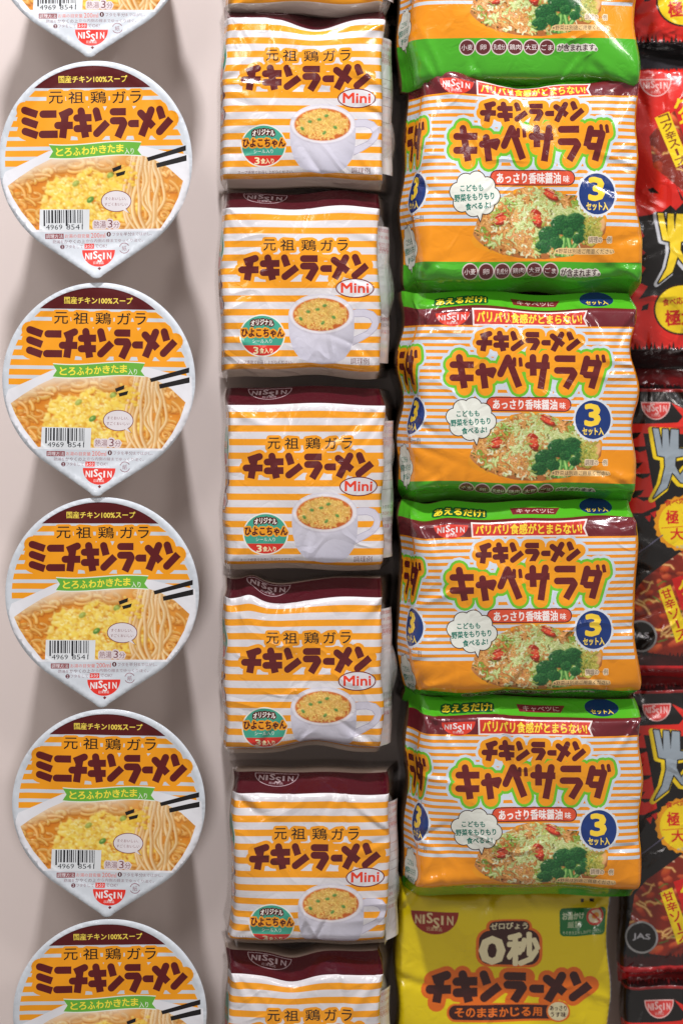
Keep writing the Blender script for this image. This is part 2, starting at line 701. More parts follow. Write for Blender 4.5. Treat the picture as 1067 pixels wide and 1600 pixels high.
# ---------------------------------------------------------------- food pictures
def lid_picture():
    rnd = random.Random(3)
    cv = Canvas(40, 440, 1000, 900, 0.6, (222, 144, 46))
    for k in range(170):
        x, y = rnd.uniform(50, 980), rnd.uniform(520, 880)
        cv.blob(x, y, rnd.uniform(20, 60), rnd.uniform(10, 28), jit(rnd, (214, 126, 30), 30), None, rnd.uniform(-.6, .6), .5, 14)
    for k in range(190):       # flat noodles curling in the soup
        x, y = rnd.uniform(50, 980), rnd.uniform(525, 885)
        c = jit(rnd, (238, 188, 98), 20)
        if rnd.random() < .7:
            p = curl(rnd, x, y, rnd.uniform(24, 62), rnd.uniform(.3, .85), rnd.uniform(0, 6), .5, 20)
        else:
            p = curl(rnd, x, y + 120, rnd.uniform(110, 170), rnd.uniform(.08, .2), rnd.uniform(3.6, 5.2), .7, 12)
        wd = rnd.uniform(12, 25)
        al = rnd.uniform(.55, .95)
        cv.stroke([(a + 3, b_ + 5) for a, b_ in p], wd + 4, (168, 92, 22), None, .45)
        cv.stroke(p, wd, c, (212, 138, 48), al)
        cv.stroke([(a - 2, b_ - wd * .2) for a, b_ in p], wd * .28, (252, 222, 164), None, .5 * al)
    for k in range(120):        # soup glints
        cv.blob(rnd.uniform(60, 960), rnd.uniform(530, 880), rnd.uniform(2, 9), rnd.uniform(1.5, 4), (255, 236, 184), None, rnd.uniform(-.5, .5), .6, 2)
    egg = []
    for k in range(900):
        a = rnd.uniform(0, 2 * math.pi)
        r = math.sqrt(rnd.random())
        x = 476 + 250 * r * math.cos(a) * (1 + .12 * math.sin(3 * a + 1))
        y = 742 + 158 * r * math.sin(a) * (1 + .10 * math.sin(4 * a))
        if y > 884 or y < 584 + abs(x - 490) * .3:
            continue
        egg.append((y + rnd.uniform(-40, 40), x, y))
    egg.sort()
    for _, x, y in egg:
        r = rnd.uniform(6, 17)
        t = rnd.random()
        c = jit(rnd, (254, 234, 116) if t < .5 else (255, 246, 178), 10)
        cv.blob(x, y, r, r * rnd.uniform(.5, .9), c, (244, 206, 76) if rnd.random() < .7 else (222, 164, 44), rnd.uniform(-1.5, 1.5), .85, 5)
    for k in range(160):
        a = rnd.uniform(0, 6.28)
        r = math.sqrt(rnd.random())
        cv.blob(450 + 190 * r * math.cos(a), 742 + 120 * r * math.sin(a), rnd.uniform(3, 9), rnd.uniform(2, 5), (255, 248, 176), None, rnd.uniform(-1, 1), .6, 2)
    for k in range(60):
        a = rnd.uniform(0, 6.28)
        cv.blob(450 + 170 * math.cos(a) * rnd.random(), 750 + 110 * math.sin(a) * rnd.random(), rnd.uniform(3, 9), rnd.uniform(2, 4), (216, 158, 40), None, rnd.uniform(-1, 1), .5, 3)
    for x, y, q in ((487, 735, 1), (415, 655, .5), (590, 616, .6), (700, 668, .6)):
        cv.blob(x, y, 20, 13, (118, 170, 70), (70, 128, 54), -.6, .9 * q, 2)
        cv.blob(x - 3, y - 2, 8, 4, (186, 214, 130), None, -.6, .8 * q, 2)
    # lifted noodles
    for k in range(13):
        x = 690 + (k * 37 % 130) + rnd.uniform(-6, 6)
        dx = (x - 730) * .25
        p = [(x + 10, 520), (x + rnd.uniform(-6, 6), 575), (x - 8 + dx + rnd.uniform(-14, 14), 650), (x - 14 + dx * 2 + rnd.uniform(-20, 20), 740), (x - 6 + dx * 1.2 + rnd.uniform(-34, 24), 820), (x + dx * 1.5 + rnd.uniform(-50, 30), 888)]
        p2 = []
        for i in range(len(p) - 1):
            for j in range(4):
                t = j / 4
                q0, q1, q2, q3 = p[max(i - 1, 0)], p[i], p[i + 1], p[min(i + 2, len(p) - 1)]
                p2.append(tuple(.5 * (2 * q1[m] + (q2[m] - q0[m]) * t + (2 * q0[m] - 5 * q1[m] + 4 * q2[m] - q3[m]) * t * t + (3 * q1[m] - q0[m] - 3 * q2[m] + q3[m]) * t ** 3) for m in (0, 1)))
        p2.append(p[-1])
        wd = rnd.uniform(13, 20)
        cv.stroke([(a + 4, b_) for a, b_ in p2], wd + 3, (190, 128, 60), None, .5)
        cv.stroke(p2, wd, jit(rnd, (236, 202, 144), 12), (210, 152, 80), .92)
        cv.stroke([(a - 3, b_) for a, b_ in p2], wd * .3, (254, 240, 208), None, .5)
    for k in range(50):
        cv.blob(665 + rnd.gauss(0, 26), 612 + rnd.gauss(0, 24), rnd.uniform(6, 14), rnd.uniform(5, 9), (252, 232, 110), (230, 180, 50), 0, .85, 3)
    # steam towards the rim
    al = np.clip((600 - cv.Y + .00055 * (cv.X - 515) ** 2) / 100, 0, .8)
    al = np.clip(al * (1 - np.clip((cv.X - 560) / 150, 0, .75)), 0, .8)
    cv.a = cv.a * (1 - al[..., None]) + np.array((236, 226, 214)) * al[..., None]
    return cv


def mug_picture():
    rnd = random.Random(5)
    cv = Canvas(420, 690, 940, 1120, 0.7, (226, 224, 234))
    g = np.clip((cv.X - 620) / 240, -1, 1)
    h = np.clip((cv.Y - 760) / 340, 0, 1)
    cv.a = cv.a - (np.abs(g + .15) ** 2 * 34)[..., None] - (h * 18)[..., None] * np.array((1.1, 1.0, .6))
    cv.blob(610, 828, 176, 108, (196, 192, 206), None, 0, .8, 5)
    cv.blob(610, 826, 171, 103, (228, 226, 232), None, 0, 1, 4)
    cv.blob(608, 828, 150, 88, (222, 128, 52), (198, 98, 36), 0, 1, 3)
    for k in range(560):
        a = rnd.uniform(0, 6.28)
        r = math.sqrt(rnd.random()) * (.98 if k < 200 else .86)
        x, y = 608 + 140 * r * math.cos(a), 828 + 80 * r * math.sin(a)
        c = jit(rnd, (240, 208, 116), 26)
        cv.stroke(wav(rnd, x, y, rnd.uniform(6, 26), rnd.uniform(0, 3.1), 4, 5), rnd.uniform(6, 11), c, (206, 142, 62), .85)
    for x, y in ((628, 780), (540, 812), (676, 842), (618, 872), (500, 850), (590, 800)):
        cv.blob(x, y, 12, 8, (120, 170, 90), (80, 134, 60), rnd.uniform(-1, 1), .95, 2)
    return cv


def salad_picture():
    rnd = random.Random(9)
    cv = Canvas(250, 460, 800, 760, 1.1, (240, 158, 28))
    cv.blob(520, 628, 250, 108, (224, 164, 106), (172, 104, 52), .03, 1, 2)     # wooden bowl
    cv.blob(530, 604, 232, 92, (200, 142, 84), (232, 180, 120), .03, 1, 3)
    for k in range(14):
        y = 650 + k * 5
        cv.stroke([(300 + k * 12, y), (520, y + 18), (760 - k * 14, y - 6)], 1.4, (170, 104, 54), None, .35)
    clump = [(rnd.uniform(290, 720), rnd.uniform(480, 720), rnd.choice((0, 0, 1, 1, 2))) for _ in range(90)]
    for k in range(1700):
        a = rnd.uniform(0, 6.28)
        r = math.sqrt(rnd.random())
        x = 495 + 222 * r * math.cos(a)
        y = 602 + 116 * r * math.sin(a)
        if y < 482 + ((x - 495) / 200) ** 2 * 70 + rnd.uniform(0, 14) or y > 722 - ((x - 480) / 225) ** 2 * 55:
            continue
        q = rnd.random()
        cl = min(clump, key=lambda c: (c[0] - x) ** 2 + 2 * (c[1] - y) ** 2)[2]
        if k < 500:
            c, d = jit(rnd, (110, 84, 34), 26), (56, 50, 16)
        elif cl == 0 and q < .8:
            c, d = jit(rnd, (222, 232, 168), 22), (150, 176, 84)
        elif cl == 1 and q < .8:
            c, d = jit(rnd, (232, 176, 104), 26), (168, 104, 46)
        elif q < .6:
            c, d = jit(rnd, (164, 196, 86), 28), (84, 124, 36)
        elif q < .9:
            c, d = jit(rnd, (214, 140, 70), 24), (140, 74, 28)
        else:
            c, d = (246, 246, 216), (190, 206, 140)
        cv.stroke(wav(rnd, x, y, rnd.uniform(14, 46), rnd.uniform(0, 3.14), rnd.uniform(1, 7), 6), rnd.uniform(3.5, 9.5), c, d, .95)
    def wedge(x, y, w_, h, ro):
        c, q = math.cos(ro), math.sin(ro)
        R = lambda u, v: (x + u * c - v * q, y + u * q + v * c)
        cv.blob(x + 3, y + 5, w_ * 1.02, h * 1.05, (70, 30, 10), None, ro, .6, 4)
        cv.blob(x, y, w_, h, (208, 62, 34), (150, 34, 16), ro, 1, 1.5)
        cv.blob(*R(0, h * .12), w_ * .74, h * .5, (244, 122, 84), (232, 84, 56), ro, .95, 2)
        cv.blob(*R(-w_ * .36, h * .14), w_ * .24, h * .3, (214, 74, 40), (200, 50, 30), ro, .7, 2)
        cv.blob(*R(w_ * .36, h * .14), w_ * .24, h * .3, (214, 74, 40), (200, 50, 30), ro, .7, 2)
        cv.blob(*R(-w_ * .34, h * .16), 3, 2, (250, 190, 110), None, ro, .9, 1)
        cv.blob(*R(w_ * .38, h * .1), 3, 2, (250, 190, 110), None, ro, .9, 1)
        cv.stroke([R(-w_ * .85, -h * .35), R(0, -h * .55), R(w_ * .85, -h * .35)], 3.4, (188, 44, 26), (140, 24, 14), 1)
        cv.stroke([R(-w_ * .5, -h * .7), R(w_ * .3, -h * .8)], 2.4, (255, 190, 170), None, .9)
    wedge(376, 594, 36, 20, -.35)
    wedge(512, 588, 22, 33, -.5)
    wedge(562, 508, 34, 14, .5)
    # broccoli
    for p in ([(590, 716), (632, 660), (640, 640)], [(622, 722), (664, 668)], [(580, 712), (596, 668)], [(640, 716), (622, 640)], [(606, 720), (612, 660)]):
        cv.stroke(p, 18, (112, 180, 84), (44, 104, 44), 1, (176, 222, 130))
    heads = ((556, 650, 38), (604, 612, 40), (654, 604, 38), (696, 640, 30), (534, 690, 28), (664, 660, 20), (584, 676, 24), (630, 640, 20))
    for cx_, cy_, R in heads:
        cv.blob(cx_, cy_, R, R * .85, (26, 100, 50), (12, 62, 32), 0, .95, 4)
    for cx_, cy_, R in heads:
        for k in range(int(R * 4)):
            a = rnd.uniform(0, 6.28)
            r = math.sqrt(rnd.random()) * R
            up = max(0, math.cos(a + 2.1) * r / R)
            c = (56 + 100 * up, 150 + 70 * up, 66 + 54 * up)
            cv.blob(cx_ + r * math.cos(a), cy_ + r * math.sin(a) * .85, rnd.uniform(2.4, 4.4), rnd.uniform(2, 3.6), jit(rnd, c, 18), (12, 66, 34), 0, .8, 1.2)
    for k in range(260):
        x, y = 718 + 30 * rnd.uniform(-1, 1), 636 + 48 * rnd.uniform(-1, 1)
        cv.stroke(wav(rnd, x, y, rnd.uniform(8, 18), rnd.uniform(0, 3.1), 2, 4), 3, jit(rnd, (178, 176, 74), 38), None, .8)
    for k in range(70):
        x, y = rnd.choice(((376, 594), (512, 588), (562, 508), (540, 705), (600, 716)))
        x, y = x + rnd.choice((-1, 1)) * rnd.uniform(18, 40), y + rnd.uniform(-24, 26)
        cv.stroke(wav(rnd, x, y, rnd.uniform(14, 30), rnd.uniform(0, 3.14), 3, 6), rnd.uniform(3, 6), jit(rnd, rnd.choice(((222, 232, 168), (230, 170, 98), (164, 196, 86))), 20), (150, 130, 60), .95)
    for k in range(90):
        a = rnd.uniform(0, 6.28)
        cv.blob(440 + 150 * math.cos(a) * rnd.random(), 600 + 95 * math.sin(a) * rnd.random(), 2.2, 1.4, (255, 252, 226), None, 0, .7, 1)
    return cv


def meat_picture(x0, y0, x1, y1, seed=2):
    rnd = random.Random(seed)
    cv = Canvas(x0, y0, x1, y1, 1.6, (128, 34, 16))
    for k in range(260):
        x, y = rnd.uniform(x0, x1), rnd.uniform(y0, y1)
        q = rnd.random()
        if q < .55:
            c, d = jit(rnd, (236, 112, 56), 30), (164, 46, 22)
            cv.blob(x, y, rnd.uniform(6, 15), rnd.uniform(3, 7), c, d, rnd.uniform(-1, 1), .95, 1)
        elif q < .85:
            cv.stroke(wav(rnd, x, y, rnd.uniform(14, 36), rnd.uniform(-.9, .9), 2, 6), rnd.uniform(3, 5), jit(rnd, (232, 176, 92), 22), (150, 78, 30), .95, (255, 226, 160))
        elif q < .93:
            cv.stroke(wav(rnd, x, y, 14, rnd.uniform(-.9, .9), 1, 4), 2, (70, 130, 46), None, .9)
        else:
            cv.blob(x, y, 2, 1.2, (255, 225, 190), None, 0, .9, 1)
    return cv


# ---------------------------------------------------------------- shared printed elements
WHITE = (226, 230, 234)
ORANGE = (243, 160, 24)
MAROON = (94, 22, 26)


def brand(art, cx, top, rx, ry, red, white, part='brand_logo', ring_=None):
    """half-round red maker's mark with a flat top"""
    art.ell(cx, top, rx, ry, red, part, 24, 0, 180)
    if ring_:
        art.ring(cx, top, rx, ry, ring_, white, part, 20, 0, 180)
        art.seg((cx - rx, top), (cx + rx, top), ring_, white, part)
    lw = rx * 1.62
    for i, ch in enumerate('NISSIN'):
        px = cx + (-.42 + [0, .145, .30, .47, .62, .82][i]) * lw
        dy = -.07 if i == 2 else (.13 if i == 3 else 0)
        hh = ry * (.44 if i in (2, 3) else .38)
        ww = lw * (.05 if ch == 'I' else .15)
        art.text(ch, px, top + ry * (.36 + dy), ww, hh, white, part, .03)
    art.text('日清食品', cx, top + ry * .76, rx * .62, ry * .17, white, part, .03)


def lid_art():
    a = Art(0, 760, 3.233, 515 / 3.233, 760 + 545 / 3.233)
    a.cur = 'lid'
    cx, cy, R = 515, 545, 455
    for k in range(8):
        y0 = 202 + 48.4 * k
        y1 = y0 + 30
        d0, d1 = math.sqrt(R * R - (y0 - cy) ** 2), math.sqrt(R * R - (y1 - cy) ** 2)
        a.poly([(cx - d0, y0), (cx + d0 - 14, y0), (cx + d1 - 6, y1), (cx - d1 - 0, y1)], ORANGE)
    dome = [(505 + 451 * math.sin(math.radians(t)), 533 - 451 * math.cos(math.radians(t))) for t in np.linspace(-40.5, 40.5, 25)]
    a.poly(dome, (88, 18, 22))
    a.text('国産チキン100%スープ', 508, 147, 345, 34, (250, 226, 90), 'title_lettering', .02)
    # white of the bowl over the stripes
    a.poly([(46, 640), (60, 596), (150, 556), (280, 496), (400, 470), (560, 462), (760, 476), (860, 500), (984, 520), (990, 640), (960, 760), (850, 890), (190, 890), (70, 740)], (228, 230, 236))
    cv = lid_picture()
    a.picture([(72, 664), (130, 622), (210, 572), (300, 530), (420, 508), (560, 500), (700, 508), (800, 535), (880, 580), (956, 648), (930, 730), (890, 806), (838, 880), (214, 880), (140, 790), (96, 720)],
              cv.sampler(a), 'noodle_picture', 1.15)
    # title block
    for i, (ch, x, w_) in enumerate(zip('元祖鶏ガラ', (320, 421, 534, 638, 722), (70, 76, 78, 66, 54))):
        a.text(ch, x, 236, w_, 58, (30, 20, 18), 'title_lettering', .014, 0, (13, ORANGE, 'lid'))
    hal = [(46, ORANGE, 'lid')]
    a.title('mini', 146, 328, 286, 440, MAROON, hal)
    a.title('chikinramen', 322, 904, 282, 432, MAROON, hal)
    # redraw the letters the second halo covered
    a.title('mini', 146, 328, 286, 440, MAROON, [])
    # green ribbon
    xs = np.linspace(280, 748, 16)
    up = [(x, 462 + 8 * math.sin((x - 280) / 468 * 5.2 + .6)) for x in xs]
    dn = [(x, y + 62) for x, y in up][::-1]
    up[0] = (282, up[0][1]); dn[-1] = (282, dn[-1][1])
    g = (104, 178, 62)
    a.poly([(x, y - 5) for x, y in up] + [(734, 495)] + [(x, y + 5) for x, y in dn] + [(296, 498)], (232, 238, 226), 'ribbon_banner')
    a.poly(up + [(728, 495)] + dn + [(302, 498)], g, 'ribbon_banner')
    wv = 462 + 31
    for i, ch in enumerate('とろふわかきたま'):
        x = 335 + i * 43.5
        a.text(ch, x, wv + 8 * math.sin((x - 280) / 468 * 5.2 + .6), 36, 38, (248, 232, 70), 'ribbon_banner', .028)
    a.text('入り', 686, wv + 6, 46, 30, (246, 248, 240), 'ribbon_banner', .02)
    # chopsticks
    K = (22, 20, 22)
    a.poly([(773, 532), (972, 474), (972, 500), (780, 550)], K, 'noodle_picture')
    a.poly([(820, 560), (974, 522), (975, 550), (824, 582)], K, 'noodle_picture')
    a.poly([(598, 584), (646, 566), (644, 586), (604, 602)], K, 'noodle_picture')
    a.poly([(616, 608), (666, 594), (660, 614), (622, 624)], K, 'noodle_picture')
    # speech bubble
    br = (130, 60, 66)
    a.poly([(640, 780), (690, 808), (660, 776)], br, 'speech_bubble')
    a.ell(617, 743, 77, 53, br, 'speech_bubble')
    a.ell(617, 743, 73, 49, (226, 222, 226), 'speech_bubble')
    a.poly([(642, 782), (682, 803), (656, 772)], (226, 222, 226), 'speech_bubble')
    a.text('すぐおいしい、', 614, 731, 108, 16, br, 'speech_bubble')
    a.text('すごくおいしい', 616, 758, 116, 16, br, 'speech_bubble')
    # barcode
    a.poly([(232, 780), (482, 782), (478, 888), (228, 886)], (222, 228, 232), 'barcode')
    rnd = random.Random(41)
    x = 250
    while x < 452:
        wd = rnd.choice((3, 4, 6, 8, 10))
        lg = 862 if x < 262 or x > 440 or 350 < x < 362 else 848
        a.rect(x, 784, x + wd, lg, (28, 30, 36), 'barcode')
        x += wd + rnd.choice((4, 5, 7, 9))
    a.text('4969', 303, 867, 82, 25, (24, 28, 38), 'barcode', .012)
    a.text('8541', 405, 867, 82, 25, (24, 28, 38), 'barcode', .012)
    # hot water, three minutes
    a.text('熱湯', 532, 856, 62, 34, (138, 92, 98), 'lid', 0, 0, (6, (224, 214, 218), 'lid'))
    a.text('3', 585, 853, 24, 38, (118, 62, 70), 'lid', .01, 0, (7, (224, 214, 218), 'lid'))
    a.text('分', 616, 858, 30, 30, (138, 92, 98), 'lid', 0, 0, (6, (224, 214, 218), 'lid'))
    RD, GR = (196, 70, 64), (150, 116, 126)
    a.rect(258, 899, 350, 925, (140, 60, 66))
    a.text('調理方法', 304, 912, 84, 20, WHITE, 'lid', .01)
    a.text('お湯の目安量', 418, 911, 124, 19, (222, 96, 78), 'lid', .01)
    a.text('200ml', 523, 909, 72, 24, (222, 96, 78), 'lid', .01)
    a.ell(577, 904, 11, 12, (84, 26, 34))
    a.text('1', 577, 904, 5, 13, WHITE)
    a.text('フタを', 622, 905, 54, 18, GR)
    a.text('半分', 673, 904, 42, 20, (110, 60, 70), None, .02)
    a.text('まではがし、', 745, 904, 100, 17, GR)
    a.text('熱湯を', 322, 939, 54, 17, GR)
    a.text('かやくの上', 405, 938, 104, 19, (110, 60, 70), None, .015)
    a.text('から内側の線までゆっくり注ぐ。', 606, 935, 288, 17, GR)
    a.ell(343, 964, 11, 11, (110, 60, 70))
    a.text('2', 343, 964, 8, 13, WHITE)
    a.text('フタをして', 402, 963, 88, 17, GR)
    a.rect(454, 949, 502, 974, (226, 60, 50))
    a.text('3分', 478, 961, 40, 18, WHITE, None, .02)
    a.text('でOK!', 536, 961, 60, 18, GR)
    brand(a, 525, 981, 83, 82, (226, 52, 40), (240, 240, 240))
    a.ring(655, 973, 25, 25, 3.5, (140, 90, 104), None, 10, 20, 150)
    a.ring(655, 973, 25, 25, 3.5, (140, 90, 104), None, 10, 200, 330)
    a.text('紙', 655, 974, 24, 24, (140, 90, 104))
    a.poly([(530, 1064), (539, 1072), (530, 1081), (521, 1072)], (110, 20, 26))
    # outline of the lid: circle + tab
    Rl = 151.0
    tip = -181.0
    pts = []
    ang = math.acos(Rl / 184.0)
    r = 13.0
    for t in np.linspace(-math.pi / 2 + ang, 1.5 * math.pi - ang, 90):
        pts.append((Rl * math.cos(t), Rl * math.sin(t)))
    c0 = (0, -184.0 + r / math.sin(math.pi / 2 - ang) + 3)
    t0 = math.pi / 2 - ang
    for t in np.linspace(math.pi + (math.pi / 2 - (math.pi / 2 - t0)) * 0 + (math.pi / 2 - ang) * 0 + .62, 2 * math.pi - .62, 9):
        pts.append((c0[0] + r * math.cos(t), c0[1] + r * math.sin(t)))
    LID_OUT.extend(pts)
    return a.build(pts, 5.0, (206, 214, 222), 'lid')


LID_OUT = []


def lid_map(u, v, sd=0):
    rs = np.random.RandomState(sd)
    q = rs.uniform(0, 6.28, 6)
    O = np.array(LID_OUT)
    d = np.full(u.shape, 1e9)
    for (ax, ay), (bx, by) in zip(O, np.roll(O, -1, axis=0)):
        l2 = (bx - ax) ** 2 + (by - ay) ** 2 + 1e-9
        t = np.clip(((u - ax) * (bx - ax) + (v - ay) * (by - ay)) / l2, 0, 1)
        d = np.minimum(d, np.hypot(u - ax - t * (bx - ax), v - ay - t * (by - ay)))
    r = np.hypot(u, v)
    y = -np.exp(-((d - 4.2) / 2.4) ** 2) * 1.7 + 2.2 * np.clip((3.5 - d) / 3.5, 0, 1) ** 2
    y = y - 5.0 * np.clip((-v - 120) / 60, 0, 1) ** 2
    y = y + 1.2 * np.clip((140 - r) / 10, 0, 1) - .5 * np.exp(-((r - 134) / 2.5) ** 2)
    y = y + 1.3 * np.sin(u * .031 + q[0]) * np.sin(v * .027 + q[1]) + .7 * np.sin(u * .06 * np.cos(q[2]) + v * .06 * np.sin(q[2]) + q[3]) + .2 * np.sin(u * .15 - v * .11 + q[4])
    th = np.arctan2(v, u)
    edge = np.exp(-(d / 9.0) ** 2)
    y = y + edge * (.8 * np.sin(th * 7 + q[5]) * np.sin(th * 3 + q[2]) + .35 * np.sin(th * 31 + q[1]) * np.clip(np.sin(th * 4 + q[3]), 0, 1))
    y = y - rs.uniform(-4, 7) * np.clip((-v - 125) / 55, 0, 1) ** 2
    for _ in range(3):
        cx_, cy_, ww = rs.uniform(-110, 110), rs.uniform(-90, 110), rs.uniform(14, 30)
        y = y + rs.uniform(.3, .9) * np.exp(-((u - cx_) ** 2 + (v - cy_) ** 2) / ww ** 2)
    return np.stack([u, y, v], 1)


def mini_art(seed):
    a = Art(330, 560, 3.442, 330 + 500 / 3.442, 560 + 670 / 3.442)
    a.cur = 'bag'
    W_ = (220, 218, 222)
    for k in range(12):
        y0 = 284 + 73.4 * k
        a.rect(-330, y0, 1300, y0 + 35, ORANGE)
    # maroon top face with the mark
    a.rect(-330, -120, 1300, 243, (74, 12, 26))
    a.rect(-330, 243, 1300, 250, (236, 236, 240))
    brand(a, 300, 82, 122, 104, (74, 12, 26), (190, 170, 176), 'brand_logo', 4)
    # left side print that wraps round the edge
    a.ell(0, 470, 92, 112, (236, 236, 226), 'side_print')
    a.ell(0, 470, 86, 105, (60, 160, 134), 'side_print')
    a.poly([(-60, 510), (64, 510), (50, 545), (20, 572), (-20, 574)], (214, 48, 36), 'side_print')
    a.text('ちゃん', 10, 462, 110, 40, MAROON, 'side_print', .05, 0, (6, ORANGE, 'side_print'))
    a.seg((30, 600), (52, 655), 36, MAROON, 'side_print')
    a.seg((0, 715), (66, 665), 36, MAROON, 'side_print')
    a.ell(10, 770, 78, 50, (110, 26, 30), 'side_print')
    a.ell(10, 770, 72, 44, W_, 'side_print')
    a.text('Mini', 10, 770, 110, 46, (226, 66, 34), 'side_print', .04)
    # bottom: pale tail
    a.rect(-330, 1128, 1300, 1500, (214, 200, 186))
    # mug
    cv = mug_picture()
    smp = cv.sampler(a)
    mw = (226, 228, 238)
    # handle first
    hc = (208, 206, 220)
    a.poly([(760, 806), (800, 798), (845, 798), (884, 810), (908, 836), (914, 872), (902, 908), (872, 940), (828, 968), (776, 996)], (178, 174, 192), 'mug_picture')
    a.poly([(760, 809), (800, 801), (845, 801), (882, 813), (905, 838), (911, 872), (899, 906), (870, 937), (826, 965), (776, 991)], hc, 'mug_picture')
    a.poly([(778, 838), (836, 836), (866, 846), (880, 868), (872, 896), (848, 920), (780, 952)], (178, 174, 192), 'mug_picture')
    a.poly([(778, 842), (836, 840), (863, 849), (876, 869), (868, 894), (846, 917), (780, 948)], W_, 'mug_picture')
    a.poly([(778, 872), (876, 872), (868, 894), (856, 906), (778, 906)], ORANGE, 'mug_picture')
    body = []
    for t in np.linspace(180, 360, 22):
        body.append((610 + 176 * math.cos(math.radians(t)), 828 + 112 * math.sin(math.radians(t))))
    body += [(786, 900), (782, 960), (764, 1020), (730, 1066), (676, 1092), (610, 1100), (540, 1090), (490, 1060), (456, 1010), (440, 950), (434, 890)]
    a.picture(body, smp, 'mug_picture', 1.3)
    for ch, x, w_ in zip('元祖鶏ガラ', (335, 430, 544, 640, 726), (66, 74, 78, 64, 54)):
        a.text(ch, x, 455, w_, 60, (26, 18, 16), 'title_lettering', .014, 0, (14, ORANGE, 'bag'))
    a.title('chikinramen', 178, 866, 505, 642, MAROON, [(38, ORANGE, 'bag')])
    a.ell(790, 686, 103, 53, (112, 28, 30), 'size_mark')
    a.ell(790, 686, 97, 47, W_, 'size_mark')
    a.text('Mini', 790, 684, 146, 52, (228, 62, 32), 'size_mark', .045)
    # round badge
    a.ell(293, 941, 122, 114, (236, 236, 226), 'round_badge')
    a.ell(293, 941, 115, 107, (64, 166, 140), 'round_badge')
    seg = [(293 + 115 * math.cos(math.radians(t)), 941 + 107 * math.sin(math.radians(t))) for t in np.linspace(29, 151, 16)]
    a.poly(seg, (220, 50, 36), 'round_badge')
    a.text('オリジナル', 293, 868, 118, 30, (248, 244, 236), 'round_badge', .03, 0, (7, (84, 26, 24), 'round_badge'), 8)
    a.text('ひよこちゃん', 296, 926, 226, 44, (84, 22, 20), 'round_badge', .05, 0, (9, ORANGE, 'round_badge'))
    a.text('シール入り', 293, 970, 104, 22, (240, 244, 238), 'round_badge', .02)
    a.text('3', 259, 1020, 26, 36, (250, 238, 190), 'round_badge', .04)
    a.text('食入り', 314, 1022, 70, 28, (250, 238, 190), 'round_badge', .03)
    a.text('スープ感覚でお召し上がりください。', 305, 1083, 300, 19, (110, 44, 40), None, .012)
    a.text('調理例', 815, 1073, 100, 30, (110, 50, 44), None, .0)
    L, R, B, T = -150, 150, -170, 175
    return a.build([(L, B), (R, B), (R, T), (L, T)], 4.2, W_, 'bag')


